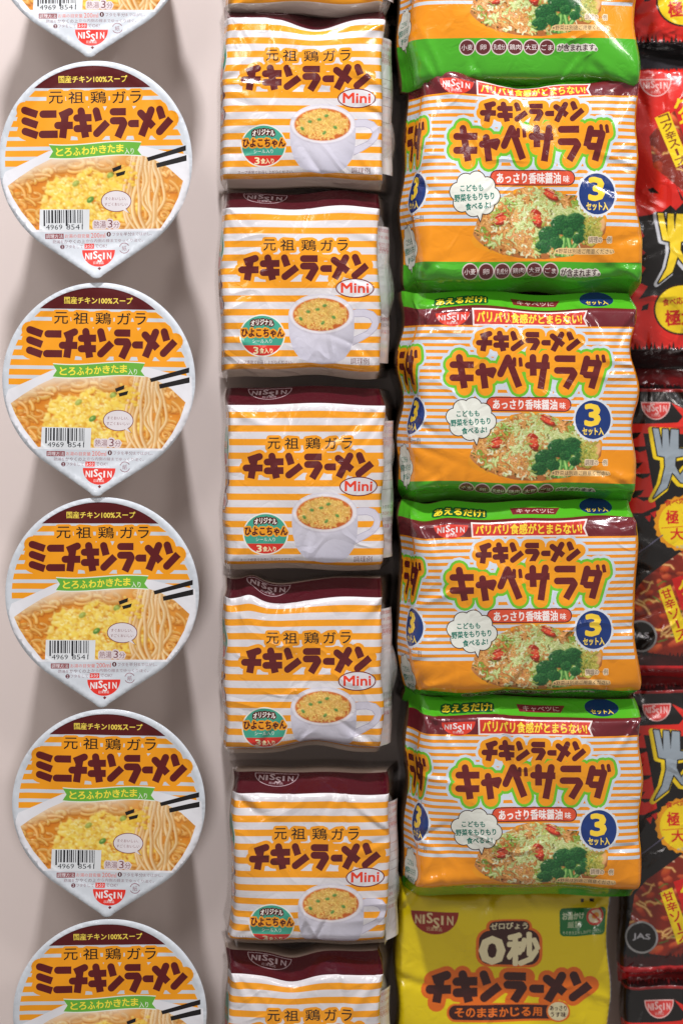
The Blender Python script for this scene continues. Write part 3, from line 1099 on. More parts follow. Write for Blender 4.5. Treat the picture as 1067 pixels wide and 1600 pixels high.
def salad_art():
    a = Art(620, 440, 2.387, 620 + 475 / 2.387, 440 + 445 / 2.387)
    a.cur = 'bag'
    OR = (240, 150, 22)
    WB = (206, 218, 230)
    for k in range(19):
        y0 = 165 + 24.4 * k
        a.rect(-200, y0, 34, y0 + 12.5, WB)
        a.poly([(52, y0), (888, y0), (886, y0 + 12.5), (52, y0 + 12.5)], WB)
    # tail and top
    a.rect(-260, 742, 1200, 1100, (72, 172, 36))
    a.rect(-260, -200, 1200, 86, (80, 176, 34))
    a.rect(-260, 86, 1200, 158, (106, 28, 38))
    a.text('あえるだけ!', 240, 52, 190, 36, (240, 214, 50), 'bag', .04, 0, (9, (18, 84, 40), 'bag'))
    a.poly([(430, 30), (620, 30), (600, 66), (440, 66)], (120, 34, 42), 'bag')
    a.text('キャベツに', 525, 48, 140, 24, (210, 176, 170), 'bag', .02)
    a.ell(760, 34, 64, 44, (20, 44, 100), 'bag')
    a.text('セット入', 760, 54, 84, 22, (240, 214, 60), 'bag', .03)
    brand(a, 208, 112, 64, 50, (222, 60, 44), (238, 232, 232))
    # ribbon
    a.poly([(282, 100), (716, 98), (704, 128), (716, 158), (284, 160)], (238, 226, 222), 'ribbon_banner')
    a.poly([(288, 106), (708, 104), (696, 128), (708, 152), (290, 154)], (208, 56, 40), 'ribbon_banner')
    a.text('パリパリ食感がとまらない!', 496, 129, 392, 38, (252, 220, 60), 'ribbon_banner', .032)
    # wrapped repeat at the left: end of the word, badge, small note
    sh = -694
    def shift(o):
        return [(x + sh, y) for x, y in o]
    n0 = len(a.shapes)
    a.title('kyabesarada', 198 + sh, 785 + sh, 255, 385, MAROON, [(62, WB, 'side_print'), (48, (112, 196, 44), 'side_print'), (28, ORANGE, 'side_print')], 'side_print')
    badge(a, 733 + sh, 498, 70, 'side_print')
    a.text('調理の一例', 748 + sh, 590, 90, 20, (60, 50, 60), 'side_print')
    cloud(a, -40, 690, 1.0, 'side_print')
    # main picture
    cv = salad_picture()
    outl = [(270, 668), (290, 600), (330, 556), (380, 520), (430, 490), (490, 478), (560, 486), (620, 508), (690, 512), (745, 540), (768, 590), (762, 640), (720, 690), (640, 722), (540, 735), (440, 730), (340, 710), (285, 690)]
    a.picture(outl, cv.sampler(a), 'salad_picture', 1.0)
    # titles
    a.title('kyabesarada', 198, 785, 266, 393, MAROON, [(70, WB, 'bag')])
    a.title('chikinramen', 302, 686, 178, 254, MAROON, [(46, WB, 'bag')])
    a.title('kyabesarada', 198, 785, 266, 393, MAROON, [(50, (112, 196, 44), 'bag')])
    a.title('chikinramen', 302, 686, 178, 254, MAROON, [(27, ORANGE, 'bag')])
    a.title('kyabesarada', 198, 785, 266, 393, (102, 26, 30), [(30, ORANGE, 'bag')])
    # flavour label
    a.rrect(336, 423, 652, 477, 26, (96, 26, 30), 'flavour_label')
    a.rrect(340, 427, 648, 473, 22, (222, 84, 54), 'flavour_label')
    a.text('あっさり香味醤油', 480, 451, 236, 36, (246, 240, 236), 'flavour_label', .03)
    a.text('味', 619, 454, 22, 24, (246, 240, 236), 'flavour_label', .02)
    badge(a, 733, 505, 72, 'set_badge')
    cloud(a, 281, 513, 1.0, 'speech_bubble')
    a.text('調理の一例', 744, 664, 82, 20, (70, 52, 44), None, .0, 0, (3, (236, 214, 180), 'bag'))
    a.text('※野菜は別途ご用意ください', 688, 704, 212, 17, (70, 52, 44), None, .0, 0, (3, (236, 200, 140), 'bag'))
    for i, t in enumerate(('小麦', '卵', '乳成分', '鶏肉', '大豆', 'ごま')):
        x = 268 + i * 59
        a.ell(x, 776, 30, 30, (214, 200, 196), 'allergen_marks', 24)
        a.ell(x, 776, 26, 26, (98, 40, 44), 'allergen_marks', 24)
        a.text(t, x, 776, 42 if len(t) > 1 else 22, 21, (238, 230, 228), 'allergen_marks', .015)
    a.text('が含まれます。', 674, 777, 144, 24, (70, 44, 50), 'allergen_marks', .03, 0, (4, (214, 210, 200), 'allergen_marks'))
    L, R, B, T = -258, 206, -205, 190
    return a.build([(L, B), (R, B), (R, T), (L, T)], 4.2, OR, 'bag')


def badge(a, cx, cy, r, part):
    pts = []
    for k in range(112):
        t = math.radians(k * 360 / 112)
        rr = r * (1.04 + .035 * math.cos(28 * t))
        pts.append((cx + rr * math.cos(t), cy + rr * 1.08 * math.sin(t)))
    a.poly(pts, (222, 228, 234), part)
    a.ell(cx, cy, r * .93, r * 1.0, (20, 54, 120), part)
    a.text('3', cx - 2, cy - r * .24, r * .74, r * 1.06, (250, 214, 60), part, .055)
    a.text('セット入', cx, cy + r * .60, r * 1.1, r * .38, (250, 220, 90), part, .035)


def cloud(a, cx, cy, s, part):
    bumps = [(-62, -14, 30), (-34, -44, 32), (6, -52, 32), (44, -34, 30), (60, 2, 32), (40, 34, 30), (-4, 40, 32), (-46, 24, 32), (0, 0, 56)]
    out, fill = (74, 52, 46), (232, 236, 226)
    a.poly([(cx - 4, cy + 50), (cx + 22, cy + 96), (cx + 38, cy + 44)], out, part)
    for x, y, r in bumps:
        a.ell(cx + x * s, cy + y * s, r * s + 3.5, r * s + 3.5, out, part, 20)
    for x, y, r in bumps:
        a.ell(cx + x * s, cy + y * s, r * s, r * s, fill, part, 20)
    a.poly([(cx + 2, cy + 50), (cx + 22, cy + 88), (cx + 32, cy + 44)], fill, part)
    T = (24, 122, 104)
    a.text('こどもも', cx - 12, cy - 26, 84, 22, T, part, .035, -2)
    a.text('野菜をもりもり', cx - 2, cy + 5, 146, 25, T, part, .035, -4)
    a.text('食べるよ!', cx + 12, cy + 36, 92, 24, T, part, .035, -5)


def yellow_art():
    a = Art(610, 1390, 3.049, 610 + 540 / 3.049, 1390 + 450 / 3.049)
    a.cur = 'bag'
    Y = (226, 202, 8)
    DK = (58, 18, 16)
    brand(a, 208, 98, 114, 112, (148, 34, 22), (222, 200, 150))
    a.rrect(802, 88, 1026, 214, 20, (22, 110, 52), 'warning_label')
    a.text('お湯かけ', 868, 122, 104, 34, (196, 206, 170), 'warning_label', .02)
    a.text('厳禁', 872, 162, 66, 30, (196, 206, 170), 'warning_label', .02)
    a.text('そのままおめしあがりください', 914, 198, 196, 16, (196, 206, 170), 'warning_label', .01)
    a.ell(974, 130, 42, 44, (196, 50, 40), 'warning_label')
    a.ell(974, 130, 32, 34, (226, 214, 180), 'warning_label')
    a.ell(978, 130, 18, 16, (224, 150, 40), 'warning_label')
    a.seg((950, 106), (998, 154), 9, (196, 50, 40), 'warning_label')
    OG = (222, 106, 22)
    a.rrect(404, 176, 720, 362, 60, OG, 'bag')
    a.rrect(452, 138, 672, 210, 34, OG, 'bag')
    a.rrect(466, 146, 660, 196, 26, DK, 'title_lettering')
    a.rrect(418, 186, 706, 350, 50, DK, 'title_lettering')
    a.text('ゼロびょう', 562, 168, 178, 30, (226, 216, 180), 'title_lettering', .03)
    a.text('0', 481, 282, 112, 126, (232, 222, 180), 'title_lettering', .06)
    a.text('秒', 630, 276, 146, 146, (232, 222, 180), 'title_lettering', .045)
    a.title('chikinramen', 178, 950, 382, 530, DK, [(44, OG, 'bag')])
    a.rrect(266, 536, 852, 622, 40, OG, 'bag')
    a.rrect(276, 544, 820, 612, 32, DK, 'title_lettering')
    for i, ch in enumerate('そのままかじる用'):
        a.text(ch, 326 + i * 53, 578, 42, 40, (228, 112, 24), 'title_lettering', .03)
    a.ell(796, 574, 56, 54, OG, 'bag')
    a.ell(796, 574, 48, 46, (222, 212, 170), 'flavour_label')
    a.text('あっさり', 796, 558, 78, 24, DK, 'flavour_label', .03)
    a.text('うす味', 796, 590, 72, 26, DK, 'flavour_label', .03)
    a.rect(1036, -600, 1300, 1400, (196, 204, 212), 'bag')
    a.rect(908, 50, 922, 66, (20, 20, 16), 'bag')
    a.rect(948, 48, 968, 62, (20, 20, 16), 'bag')
    a.ell(540, 880, 300, 190, (230, 140, 40), 'bag')
    return a.build([(-210, -200), (190, -200), (190, 165), (-210, 165)], 5.0, Y, 'bag')


def spikes(a, x0, x1, y, h, n, color, seed, part=None, up=True):
    rnd = random.Random(seed)
    step = (x1 - x0) / n
    for k in range(n):
        x = x0 + k * step
        hh = h * rnd.uniform(.3, 1.1) * (-1 if up else 1)
        a.poly([(x, y), (x + step * 1.02, y), (x + step * rnd.uniform(.3, .7), y + hh)], color, part)


def big_char(a, ox, oy, s, fill, layers, part='title_lettering'):
    P = [(75, 140), (118, 143), (148, 300), (152, 146), (195, 148), (204, 290), (218, 148), (275, 152), (275, 300), (335, 305), (335, 350), (252, 365), (247, 430), (285, 505), (335, 440), (345, 570), (290, 560), (225, 480), (185, 600), (80, 685), (140, 570), (170, 440), (166, 362), (112, 350)]
    Q = [(ox + x * s, oy + y * s) for x, y in P]
    for w_, c, dx, dy in layers:
        for p, q in zip(Q, Q[1:] + Q[:1]):
            a.seg((p[0] + dx, p[1] + dy), (q[0] + dx, q[1] + dy), w_, c, part)
        a.poly([(x + dx, y + dy) for x, y in Q], c, part)
    a.poly(Q, fill, part)
    for w_, c, dx, dy in layers:
        a.text('尭', ox + 560 * s + dx, oy + 410 * s + dy, 340 * s, 520 * s, c, part, .04 + w_ * .004)
    a.text('尭', ox + 560 * s, oy + 410 * s, 340 * s, 520 * s, fill, part, .03)


def spicy_art(kind):
    """black (kind 0) or red (kind 1) fried-noodle pouch, coordinates in photograph pixels"""
    RD, YL, K = (206, 26, 22), (240, 208, 24), (16, 14, 15)
    if kind == 0:
        a = Art(0, 0, 1.0, 1125, 825)
        a.cur = 'bag'
        base = K
        a.poly([(960, 662), (1040, 660), (1300, 640), (1300, 680), (1000, 676), (1020, 790), (1000, 800), (975, 800), (940, 800), (940, 662)], (220, 40, 28))
        a.poly([(1044, 628), (1068, 640), (1110, 660), (1050, 664), (1062, 650)], (220, 40, 28))
        for x, y, r in ((985, 680, 12), (1000, 700, 9), (986, 728, 14), (1004, 742, 8), (990, 770, 12), (1006, 778, 6)):
            a.poly([(x - r - 12, y - 3), (x + r, y - r * .5), (x + r * .5, y + r * .2), (x - 5, y + r * .6)], K)
        for x, y in ((1008, 806), (1016, 800), (1100, 795)):
            a.poly([(x - 5, y), (x + 5, y - 4), (x + 2, y + 8)], RD)
        brand(a, 1020, 628, 22, 26, (214, 60, 56), (236, 190, 186), 'brand_logo', 1.6)
        big_char(a, 1000, 640, .2, (150, 164, 174), [(9, YL, -3, 2), (4, K, 0, 0)])
        YC = (1062, 816)
        pts = [(YC[0] + (43 + 3 * (k % 2)) * math.cos(k * math.pi / 22), YC[1] + (41 + 3 * (k % 2)) * math.sin(k * math.pi / 22)) for k in range(44)]
        a.poly(pts, (226, 150, 20), 'round_badge')
        a.ell(YC[0] + 1, YC[1] + 1, 39, 37, YL, 'round_badge')
        a.text('食べ応え抜群', 1066, 780, 66, 9, (190, 40, 20), 'round_badge', .03, -8)
        a.text('極', 1045, 806, 19, 21, RD, 'round_badge', .03)
        a.text('太', 1072, 803, 21, 21, RD, 'round_badge', .03)
        a.seg((1028, 823), (1096, 818), 1, RD, 'round_badge')
        a.text('大', 1052, 832, 20, 18, RD, 'round_badge', .03)
        a.text('盛', 1076, 831, 19, 18, RD, 'round_badge', .03)
        a.text('※当社従来品比', 1080, 852, 60, 6, (170, 170, 170))
        a.seg((980, 872), (1030, 834), 1.6, (90, 88, 110))
        cv = meat_picture(960, 850, 1300, 1030)
        pl = [(975, 990), (985, 925), (1004, 900), (1030, 880), (1060, 858), (1120, 848), (1190, 860), (1260, 900), (1280, 960), (1250, 1010), (1150, 1026), (1060, 1024), (1010, 1018)]
        a.picture(pl, cv.sampler(a), 'noodle_picture', 1.6)
        a.poly([(1044, 902), (1078, 890), (1110, 975), (1074, 990)], RD, 'flavour_tag')
        a.text('クセに', 1074, 938, 24, 76, YL, 'flavour_tag', .04, -20, vert=True)
        a.poly([(1024, 920), (1042, 911), (1072, 992), (1052, 1002)], YL, 'flavour_tag')
        a.text('甘辛ソース', 1048, 957, 17, 84, (196, 30, 20), 'flavour_tag', .03, -20, vert=True)
        a.ell(997, 992, 25, 25, (150, 150, 150), 'quality_mark')
        a.ell(997, 992, 22, 22, (12, 12, 12), 'quality_mark')
        a.text('JAS', 997, 992, 26, 11, (170, 170, 176), 'quality_mark', .03)
        a.rect(930, 1024, 1320, 1038, (60, 10, 12))
        spikes(a, 940, 1310, 1025, 9, 60, (60, 10, 12), 4)
        a.rect(930, 1038, 1320, 1100, (206, 26, 34))
        a.rect(930, 540, 1320, 596, (96, 18, 20))
        spikes(a, 940, 1310, 595, 10, 60, (96, 18, 20), 5, None, False)
        a.rect(930, 606, 1320, 611, (150, 30, 30))
    else:
        a = Art(0, 0, 1.0, 1125, 330)
        a.cur = 'bag'
        base = (216, 36, 28)
        brand(a, 1020, 126, 24, 26, (214, 60, 52), (236, 190, 186), 'brand_logo', 1.6)
        cv = meat_picture(960, 120, 1300, 330, 8)
        a.picture([(1010, 215), (1030, 190), (1080, 150), (1180, 140), (1270, 200), (1270, 280), (1160, 310), (1060, 300), (1016, 262)], cv.sampler(a), 'noodle_picture', 1.8)
        a.poly([(1044, 160), (1080, 146), (1110, 230), (1072, 242)], RD, 'flavour_tag')
        a.text('クセに', 1068, 192, 24, 80, YL, 'flavour_tag', .04, -20, vert=True)
        a.poly([(1018, 186), (1040, 176), (1070, 254), (1050, 264)], YL, 'flavour_tag')
        a.text('コク辛スープ', 1045, 220, 18, 84, (120, 40, 20), 'flavour_tag', .03, -20, vert=True)
        bl = [(988, 340), (1012, 336), (1030, 332), (1042, 322), (1050, 330), (1080, 300), (1092, 318), (1160, 296), (1250, 320), (1300, 300), (1300, 460), (1240, 470), (1080, 470), (1016, 462), (994, 468), (1008, 448), (990, 440), (1004, 420), (988, 408), (1004, 396), (988, 382), (1002, 370)]
        a.poly(bl, K)
        a.poly([(1008, 296), (1016, 294), (1026, 304), (1012, 302)], K)
        a.poly([(1048, 286), (1054, 300), (1064, 318), (1058, 314)], K)
        big_char(a, 1008, 306, .2, (240, 208, 40), [(8, (196, 200, 206), -3, 2), (5, K, 0, 0)])
        a.ell(1060, 484, 43, 40, (40, 14, 10), 'round_badge')
        a.ell(1060, 484, 40, 37, YL, 'round_badge')
        a.text('食べ応え抜群', 1062, 470, 62, 11, (190, 30, 20), 'round_badge', .03, -6)
        a.text('極太', 1060, 496, 48, 24, (196, 30, 20), 'round_badge', .04, -4)
        a.poly([(1000, 478), (1010, 474), (1008, 484), (998, 486)], K)
        spikes(a, 950, 1310, 548, 14, 60, K, 6)
        a.rect(930, 547, 1320, 620, K)
        a.rect(930, 60, 1320, 104, (52, 50, 54))
        spikes(a, 940, 1310, 104, 9, 60, (52, 50, 54), 8, None, False)
    L, R, T, B = -190, 165, 262, -262
    return a.build([(L, B), (R, B), (R, T), (L, T)], 4.5, base, 'bag')


# ---------------------------------------------------------------- bag shapes
def fold(s, edge, r, phi, sgn):
    """1-D wrap: s signed coordinate; beyond edge the sheet turns back by angle phi. returns pos, depth"""
    d = sgn * s - (edge - r)
    th = np.clip(d / r, 0, phi)
    ext = np.clip(d - r * phi, 0, None)
    pos = np.where(d <= 0, sgn * s, (edge - r) + r * np.sin(th) + ext * math.cos(phi))
    dep = np.where(d <= 0, 0, r * (1 - np.cos(th)) + ext * math.sin(phi))
    return pos * sgn, dep


def bag_map(L, R, B, T, seed, depth=100, bulge=6, rl=14, rr=10, rt=6, rb=12, pt=50, pb=55, pl=80, pr=80, creases=16, amp=1.6, dents=(), crimp=0, fin=0, shear=0.0, taper=0.0, wob=2.0):
    rnd = np.random.RandomState(seed)
    W, H = R - L, T - B
    cr = []
    for k in range(creases):
        side = rnd.randint(4)
        if side == 0:
            p = (rnd.uniform(L, R), T)
            a = rnd.uniform(-2.3, -.8)
        elif side == 1:
            p = (rnd.uniform(L, R), B)
            a = rnd.uniform(.8, 2.3)
        elif side == 2:
            p = (L, rnd.uniform(B, T))
            a = rnd.uniform(-.6, .6)
        else:
            p = (R, rnd.uniform(B, T))
            a = math.pi + rnd.uniform(-.6, .6)
        if rnd.rand() < .4:
            p = ((L if rnd.rand() < .5 else R) + rnd.uniform(-6, 6), (T if rnd.rand() < .6 else B) + rnd.uniform(-6, 6))
            a = math.atan2((T + B) / 2 - p[1], (L + R) / 2 - p[0]) + rnd.uniform(-.5, .5)
        cr.append((p[0], p[1], a, rnd.uniform(35, 120), rnd.uniform(2.6, 5.5), rnd.uniform(.5, 1.3) * (1 if rnd.rand() < .6 else -1), rnd.uniform(-.004, .004)))
    wv = [(rnd.uniform(.01, .045), rnd.uniform(.01, .045), rnd.uniform(0, 6.3), rnd.uniform(.3, 1)) for _ in range(7)]
    ew = [(rnd.uniform(.015, .06), rnd.uniform(0, 6.3)) for _ in range(8)]
    cxm, cym = (L + R) / 2, (T + B) / 2

    def f(u, v):
        uu, vv = u - cxm, v - cym
        x, dl = fold(uu, W / 2, rl, math.radians(pl), -1)
        xr, dr = fold(uu, W / 2, rr, math.radians(pr), 1)
        x = np.where(uu < 0, x, xr)
        z, db = fold(vv, H / 2, rb, math.radians(pb), -1)
        zt, dt = fold(vv, H / 2, rt, math.radians(pt), 1)
        z = np.where(vv < 0, z, zt)
        dep = np.where(uu < 0, dl, dr) + np.where(vv < 0, db, dt)
        dep = depth * (1 - np.exp(-dep / depth * 1.15)) / 1.0
        a = np.clip(np.abs(uu) / (W / 2), 0, 1)
        b = np.clip(np.abs(vv) / (H / 2), 0, 1)
        h = bulge * np.sqrt(np.clip((1 - a ** 2.4), 0, 1)) * np.sqrt(np.clip(1 - b ** 2.4, 0, 1))
        for fx, fy, ph, am in wv:
            h = h + am * amp * .8 * np.sin(fx * u + fy * v * (1 if am > .6 else -1) + ph)
        inner = .35 + .65 * np.maximum(a, b) ** 3
        for px, py, an, ln, wd, am, cv in cr:
            t = (u - px) * math.cos(an) + (v - py) * math.sin(an)
            d = -(u - px) * math.sin(an) + (v - py) * math.cos(an) + cv * t * t
            win_ = np.exp(-np.clip(t / ln, 0, 9) ** 2 * 2) * np.where(t < 0, np.exp(-(t / 14) ** 2), 1)
            wloc = wd * (1 + np.clip(t / ln, 0, 2) * .8)
            prof = np.exp(-np.abs(d / wloc) ** 1.5) - .55 * np.exp(-((d - 1.8 * wloc) / (1.6 * wloc)) ** 2)
            h = h + am * amp * 1.5 * win_ * prof
        # uneven outline
        sx = np.sign(uu) * np.clip((a - .75) / .25, 0, 1)
        sz = np.sign(vv) * np.clip((b - .8) / .2, 0, 1)
        for q, (fr, ph) in enumerate(ew):
            if q < 4:
                x = x + sx * wob * .5 * np.sin(fr * v + ph + (uu > 0) * 2.1)
            else:
                z = z + sz * wob * .35 * np.sin(fr * u + ph + (vv > 0) * 1.7)
        for edge, u0, wdt, am in dents:
            k = np.exp(-((u - u0) / wdt) ** 2)
            if edge == 'T':
                g = np.exp(-np.clip((T - v), 0, None) / 26.0)
                z = z - am * k * g
                h = h - am * .55 * k * g
            else:
                g = np.exp(-np.clip((v - B), 0, None) / 26.0)
                z = z + am * k * g
                h = h - am * .5 * k * g
        if crimp:
            g = np.clip((np.abs(vv) - H / 2 + 6) / 10, 0, 1)
            h = h + g * crimp * np.sin(u * 1.35)
        if fin:
            h = h + fin * (np.exp(-((vv + H / 2 - 1) / 5.0) ** 2) + .8 * np.exp(-((vv - H / 2 + 2) / 5.0) ** 2)) * (1 + .25 * np.sin(u * .11 + 2) + .2 * np.sin(u * .31))
        x = x * (1 - taper * (z / H)) + shear * z
        x = x * (1 - .10 * dep / depth)
        y = dep - h
        return np.stack([x + cxm, y, z + cym], 1)
    return f

# ================================================================= SETTING
m, nt, b = nodes_of('display_wall_paint')
tc = nt.nodes.new('ShaderNodeTexCoord')
n = nt.nodes.new('ShaderNodeTexNoise')
n.inputs['Scale'].default_value = 6
n.inputs['Detail'].default_value = 6
nt.links.new(tc.outputs['Object'], n.inputs['Vector'])
r = nt.nodes.new('ShaderNodeValToRGB')
r.color_ramp.elements[0].color = (0.80, 0.71, 0.68, 1)
r.color_ramp.elements[1].color = (0.85, 0.765, 0.74, 1)
nt.links.new(n.outputs['Fac'], r.inputs['Fac'])
nt.links.new(r.outputs[0], b.inputs['Base Color'])
b.inputs['Roughness'].default_value = 0.6
me = bpy.data.meshes.new('wall')
W0, H0 = 1.0, 1.0
me.from_pydata([(-W0, 0, -H0), (W0, 0, -H0), (W0, 0, H0), (-W0, 0, H0), (-W0, .02, -H0), (W0, .02, -H0), (W0, .02, H0), (-W0, .02, H0)], [],
               [(0, 1, 2, 3), (7, 6, 5, 4), (0, 4, 5, 1), (1, 5, 6, 2), (2, 6, 7, 3), (3, 7, 4, 0)])
me.materials.append(m)
wall = bpy.data.objects.new('wall', me)
COL.objects.link(wall)
wall['kind'] = 'structure'

# ================================================================= CUPS
m_cup, nt, b = nodes_of('cup_paper')
b.inputs['Base Color'].default_value = (0.62, 0.58, 0.55, 1)
b.inputs['Roughness'].default_value = 0.5
nn = nt.nodes.new('ShaderNodeTexNoise')
nn.inputs['Scale'].default_value = 150
bb = nt.nodes.new('ShaderNodeBump')
bb.inputs['Strength'].default_value = .15
nt.links.new(nn.outputs['Fac'], bb.inputs['Height'])
nt.links.new(bb.outputs[0], b.inputs['Normal'])


def lathe(name, prof, mat, parent, n=64):
    """profile of (radius, y) turned about the y axis"""
    V, T = [], []
    for rr, y in prof:
        for k in range(n):
            t = 2 * math.pi * k / n
            V.append((rr * math.cos(t), y, rr * math.sin(t)))
    for i in range(len(prof) - 1):
        for k in range(n):
            a, b_, c, d = i * n + k, i * n + (k + 1) % n, (i + 1) * n + (k + 1) % n, (i + 1) * n + k
            T += [(a, c, b_), (a, d, c)]
    return mesh_from(name, np.array(V), None, np.array(T), None, mat, parent)


LID = lid_art()
CUPS = [
    (140.5, -88.5, 'noodle cup at the top left, only its lid tab and red mark in frame', 1.0),
    (149.5, 251, 'noodle cup whose lid is the highest one shown whole in the left column', 1.035),
    (154.5, 594.5, 'noodle cup second below the cropped top cup, beside the pack with gently creased maroon top', 1.015),
    (160.0, 927.5, 'noodle cup third of the four whole lids from the top in the left column', 0.998),
    (170.0, 1257, 'noodle cup with the lowest lid shown whole, above the cropped bottom cup', 0.988),
    (172.0, 1585, 'noodle cup at the bottom left, its lid cut by the lower frame edge', 0.985),
]
CUPS[2] = (154.5, 594.5, 'noodle cup with the second whole lid from the top in the left column', 1.015)
body = None
for i, (px, py, lab, zs) in enumerate(CUPS):
    loc, f = place(px, py, YR)
    t = thing('noodle_cup', lab, 'cup', loc, 'noodle cups mounted lid forward in a column')
    build_printed(LID, lambda u, v: lid_map(u, v, 60 + i), M_LID, t, 'lid')
    if body is None:
        body = lathe('cup_body', [(0.0530, .0012), (0.0545, .0016), (0.0550, .0030), (0.0540, .0040), (0.0520, .0044), (0.0505, .012), (0.0495, .0125), (0.0400, .058), (0.038, .0605), (0.002, .0605)], m_cup, t)
    else:
        c = body.copy()
        COL.objects.link(c)
        c.parent = t
    t.scale = (1, 1, zs)
    t.rotation_euler = (math.radians([0, .8, -.6, .5, 1.0, 0][i]), math.radians([0, -.7, .8, .2, .9, -.4][i]), math.radians([0, 1.2, -.8, .9, -.5, 1][i]))

# ================================================================= SMALL STRIPED PACKS
MINI = mini_art(1)
m_clear, nt, b = nodes_of('clear_film')
b.inputs['Base Color'].default_value = (0.85, 0.86, 0.88, 1)
b.inputs['Roughness'].default_value = 0.18
b.inputs['Alpha'].default_value = 0.42
b.inputs['Specular IOR Level'].default_value = 0.9
b.inputs['Coat Weight'].default_value = 0.6
nn = nt.nodes.new('ShaderNodeTexNoise')
nn.inputs['Scale'].default_value = 90
nn.inputs['Distortion'].default_value = 2
tcc = nt.nodes.new('ShaderNodeTexCoord')
nt.links.new(tcc.outputs['Object'], nn.inputs['Vector'])
bb = nt.nodes.new('ShaderNodeBump')
bb.inputs['Strength'].default_value = .8
bb.inputs['Distance'].default_value = .001
nt.links.new(nn.outputs['Fac'], bb.inputs['Height'])
nt.links.new(bb.outputs[0], b.inputs['Normal'])


def side_label_art():
    a = Art(0, 0, 1.0, 0, 0)
    a.cur = 'side_label'
    rnd = random.Random(7)
    P = (190, 96, 110)
    a.text('賞味期限', 6, -60, 26, 7, P)
    for k, t in enumerate(('原材料名小麦粉', '植物油脂食塩', 'チキン調味料', '保存方法直射', '日光を避け')):
        a.text(t, 6, -100 + k * 11, 30, 6, P)
    for k, t in enumerate(('お客様相談室', '製造者大阪市', '淀川区西中島', '内容量三食')):
        a.text(t, 6, 40 + k * 10, 30, 6, P if k % 2 else (110, 90, 100))
    for k in range(4):
        a.rect(-8, -30 + k * 14, 22, -29.2 + k * 14, (170, 150, 156))
    return a.build([(-12, -120), (24, -120), (24, 95), (-12, 95)], 7, (224, 222, 226), 'side_label')


SIDE = side_label_art()


def wrapper_wing(name, parent, side, x0, zb, zt, seed, f, width=24, dep=55):
    """clear over-wrap bulging past the edge of the bag"""
    rnd = np.random.RandomState(seed)
    nz, nu = 60, 16
    V, T = [], []
    ph = rnd.uniform(0, 6, 4)
    for j in range(nz + 1):
        t = j / nz
        z = zb + (zt - zb) * t
        env = math.sin(math.pi * min(max(t, .0), 1)) ** .45
        wd = width * env * (.75 + .18 * math.sin(5 * t + ph[0]) + .12 * math.sin(13 * t + ph[1]))
        for i in range(nu + 1):
            s_ = i / nu
            x = x0 + side * (wd * math.sin(min(s_ * 1.9, 1.9)))
            y = 8 + dep * s_ + 2.0 * math.sin(9 * t + 5 * s_ + ph[2]) + 1.2 * math.sin(23 * t + 3 * s_ + ph[3])
            V.append((x, y, z + 2 * math.sin(6 * s_ + ph[1])))
    for j in range(nz):
        for i in range(nu):
            a, b_, c, d = j * (nu + 1) + i, j * (nu + 1) + i + 1, (j + 1) * (nu + 1) + i + 1, (j + 1) * (nu + 1) + i
            T += [(a, b_, c), (a, c, d)] if side > 0 else [(a, c, b_), (a, d, c)]
    V = np.array(V) * S * f
    T = np.array(T)
    return mesh_from(name, V, vnormals(V, T), T, None, m_clear, parent)


# art local -> (face left, right, bottom, top) in local pixels; top edge of the face is y=243 in the working drawing
# local v of the top edge:
VT = (670 - 243) / 3.442
MINIS = [  # centre px x, py of the face's top edge, left/right in local px, visible face height, seed, dents, label
    (476, -252, -124, 124, 262, 11, (), 'striped pack mostly above the frame, only its bottom tail showing over the dented pack'),
    (473, 26, -126, 126, 256, 12, (('T', 20, 46, 20), ('B', 30, 60, 5)), 'striped pack at the top whose upper edge is pushed down in a V-shaped dent'),
    (470, 322, -124, 124, 258, 13, (('T', 10, 70, 3),), 'striped pack with a thin maroon strip on top, second whole one from the top'),
    (476, 631, -124, 124, 252, 14, (), 'striped pack in the middle with a straight upper edge and wide maroon top'),
    (474, 934, -124, 124, 236, 15, (('T', -84, 16, -7), ('T', -46, 34, 7), ('B', 10, 50, 8)), 'striped pack directly below the middle one, its upper edge sagging left of centre'),
    (486, 1240, -124, 122, 232, 16, (), 'striped pack with shiny folded maroon top and badge cut off at its bottom edge'),
    (476, 1522, -122, 120, 262, 17, (('T', -20, 34, 14),), 'striped pack at the bottom frame edge with a dark notch in its upper edge'),
]
for i, (px, pyt, l, r_, hgt, seed, dents, lab) in enumerate(MINIS):
    yf = YR + 0.0005 * (i % 3)
    loc, f = place(px, pyt, yf)
    t = thing('noodle_pack', lab, 'noodle pack', loc, 'striped small noodle packs in the second column')
    fm = bag_map(l, r_, VT - hgt, VT, seed, depth=105, bulge=11, rl=13, rr=8, rt=6, rb=14, pt=58, pb=74, pl=72, pr=84, creases=24, amp=1.8, dents=dents, wob=3.4,
                 shear=[0, .01, -.004, .006, .004, .012, 0][i])
    sh = np.array([0, 0, -VT])
    base = build_printed(MINI, lambda u, v: fm(u, v) + sh, M_FILM, t, 'bag', S * f, 168, (1.13, .98), (176, 158, 146))  # deep flared rear added to cover and darken the gap between columns
    wrapper_wing('clear_wrapper', t, 1, r_ - 7, -hgt - 8, -2, seed, f, 30, 66)
    wrapper_wing('clear_wrapper', t, -1, l + 8, -hgt - 16, -10, seed + 50, f, 14, 50)
    # side label seen through the wrapper
    ss = np.random.RandomState(seed)
    q0 = ss.uniform(0, 6)
    def lab_map(u, v):
        tt = (u + 12) / 36
        return np.stack([r_ - 6 + 21 * np.sin(tt * 1.35) + 1.2 * np.sin(v * .05 + q0), 9 + 44 * tt + 1.5 * np.sin(v * .06 + q0), v - hgt / 2 + 4], 1)
    build_printed(SIDE, lab_map, M_FILM, t, 'side_label', S * f)

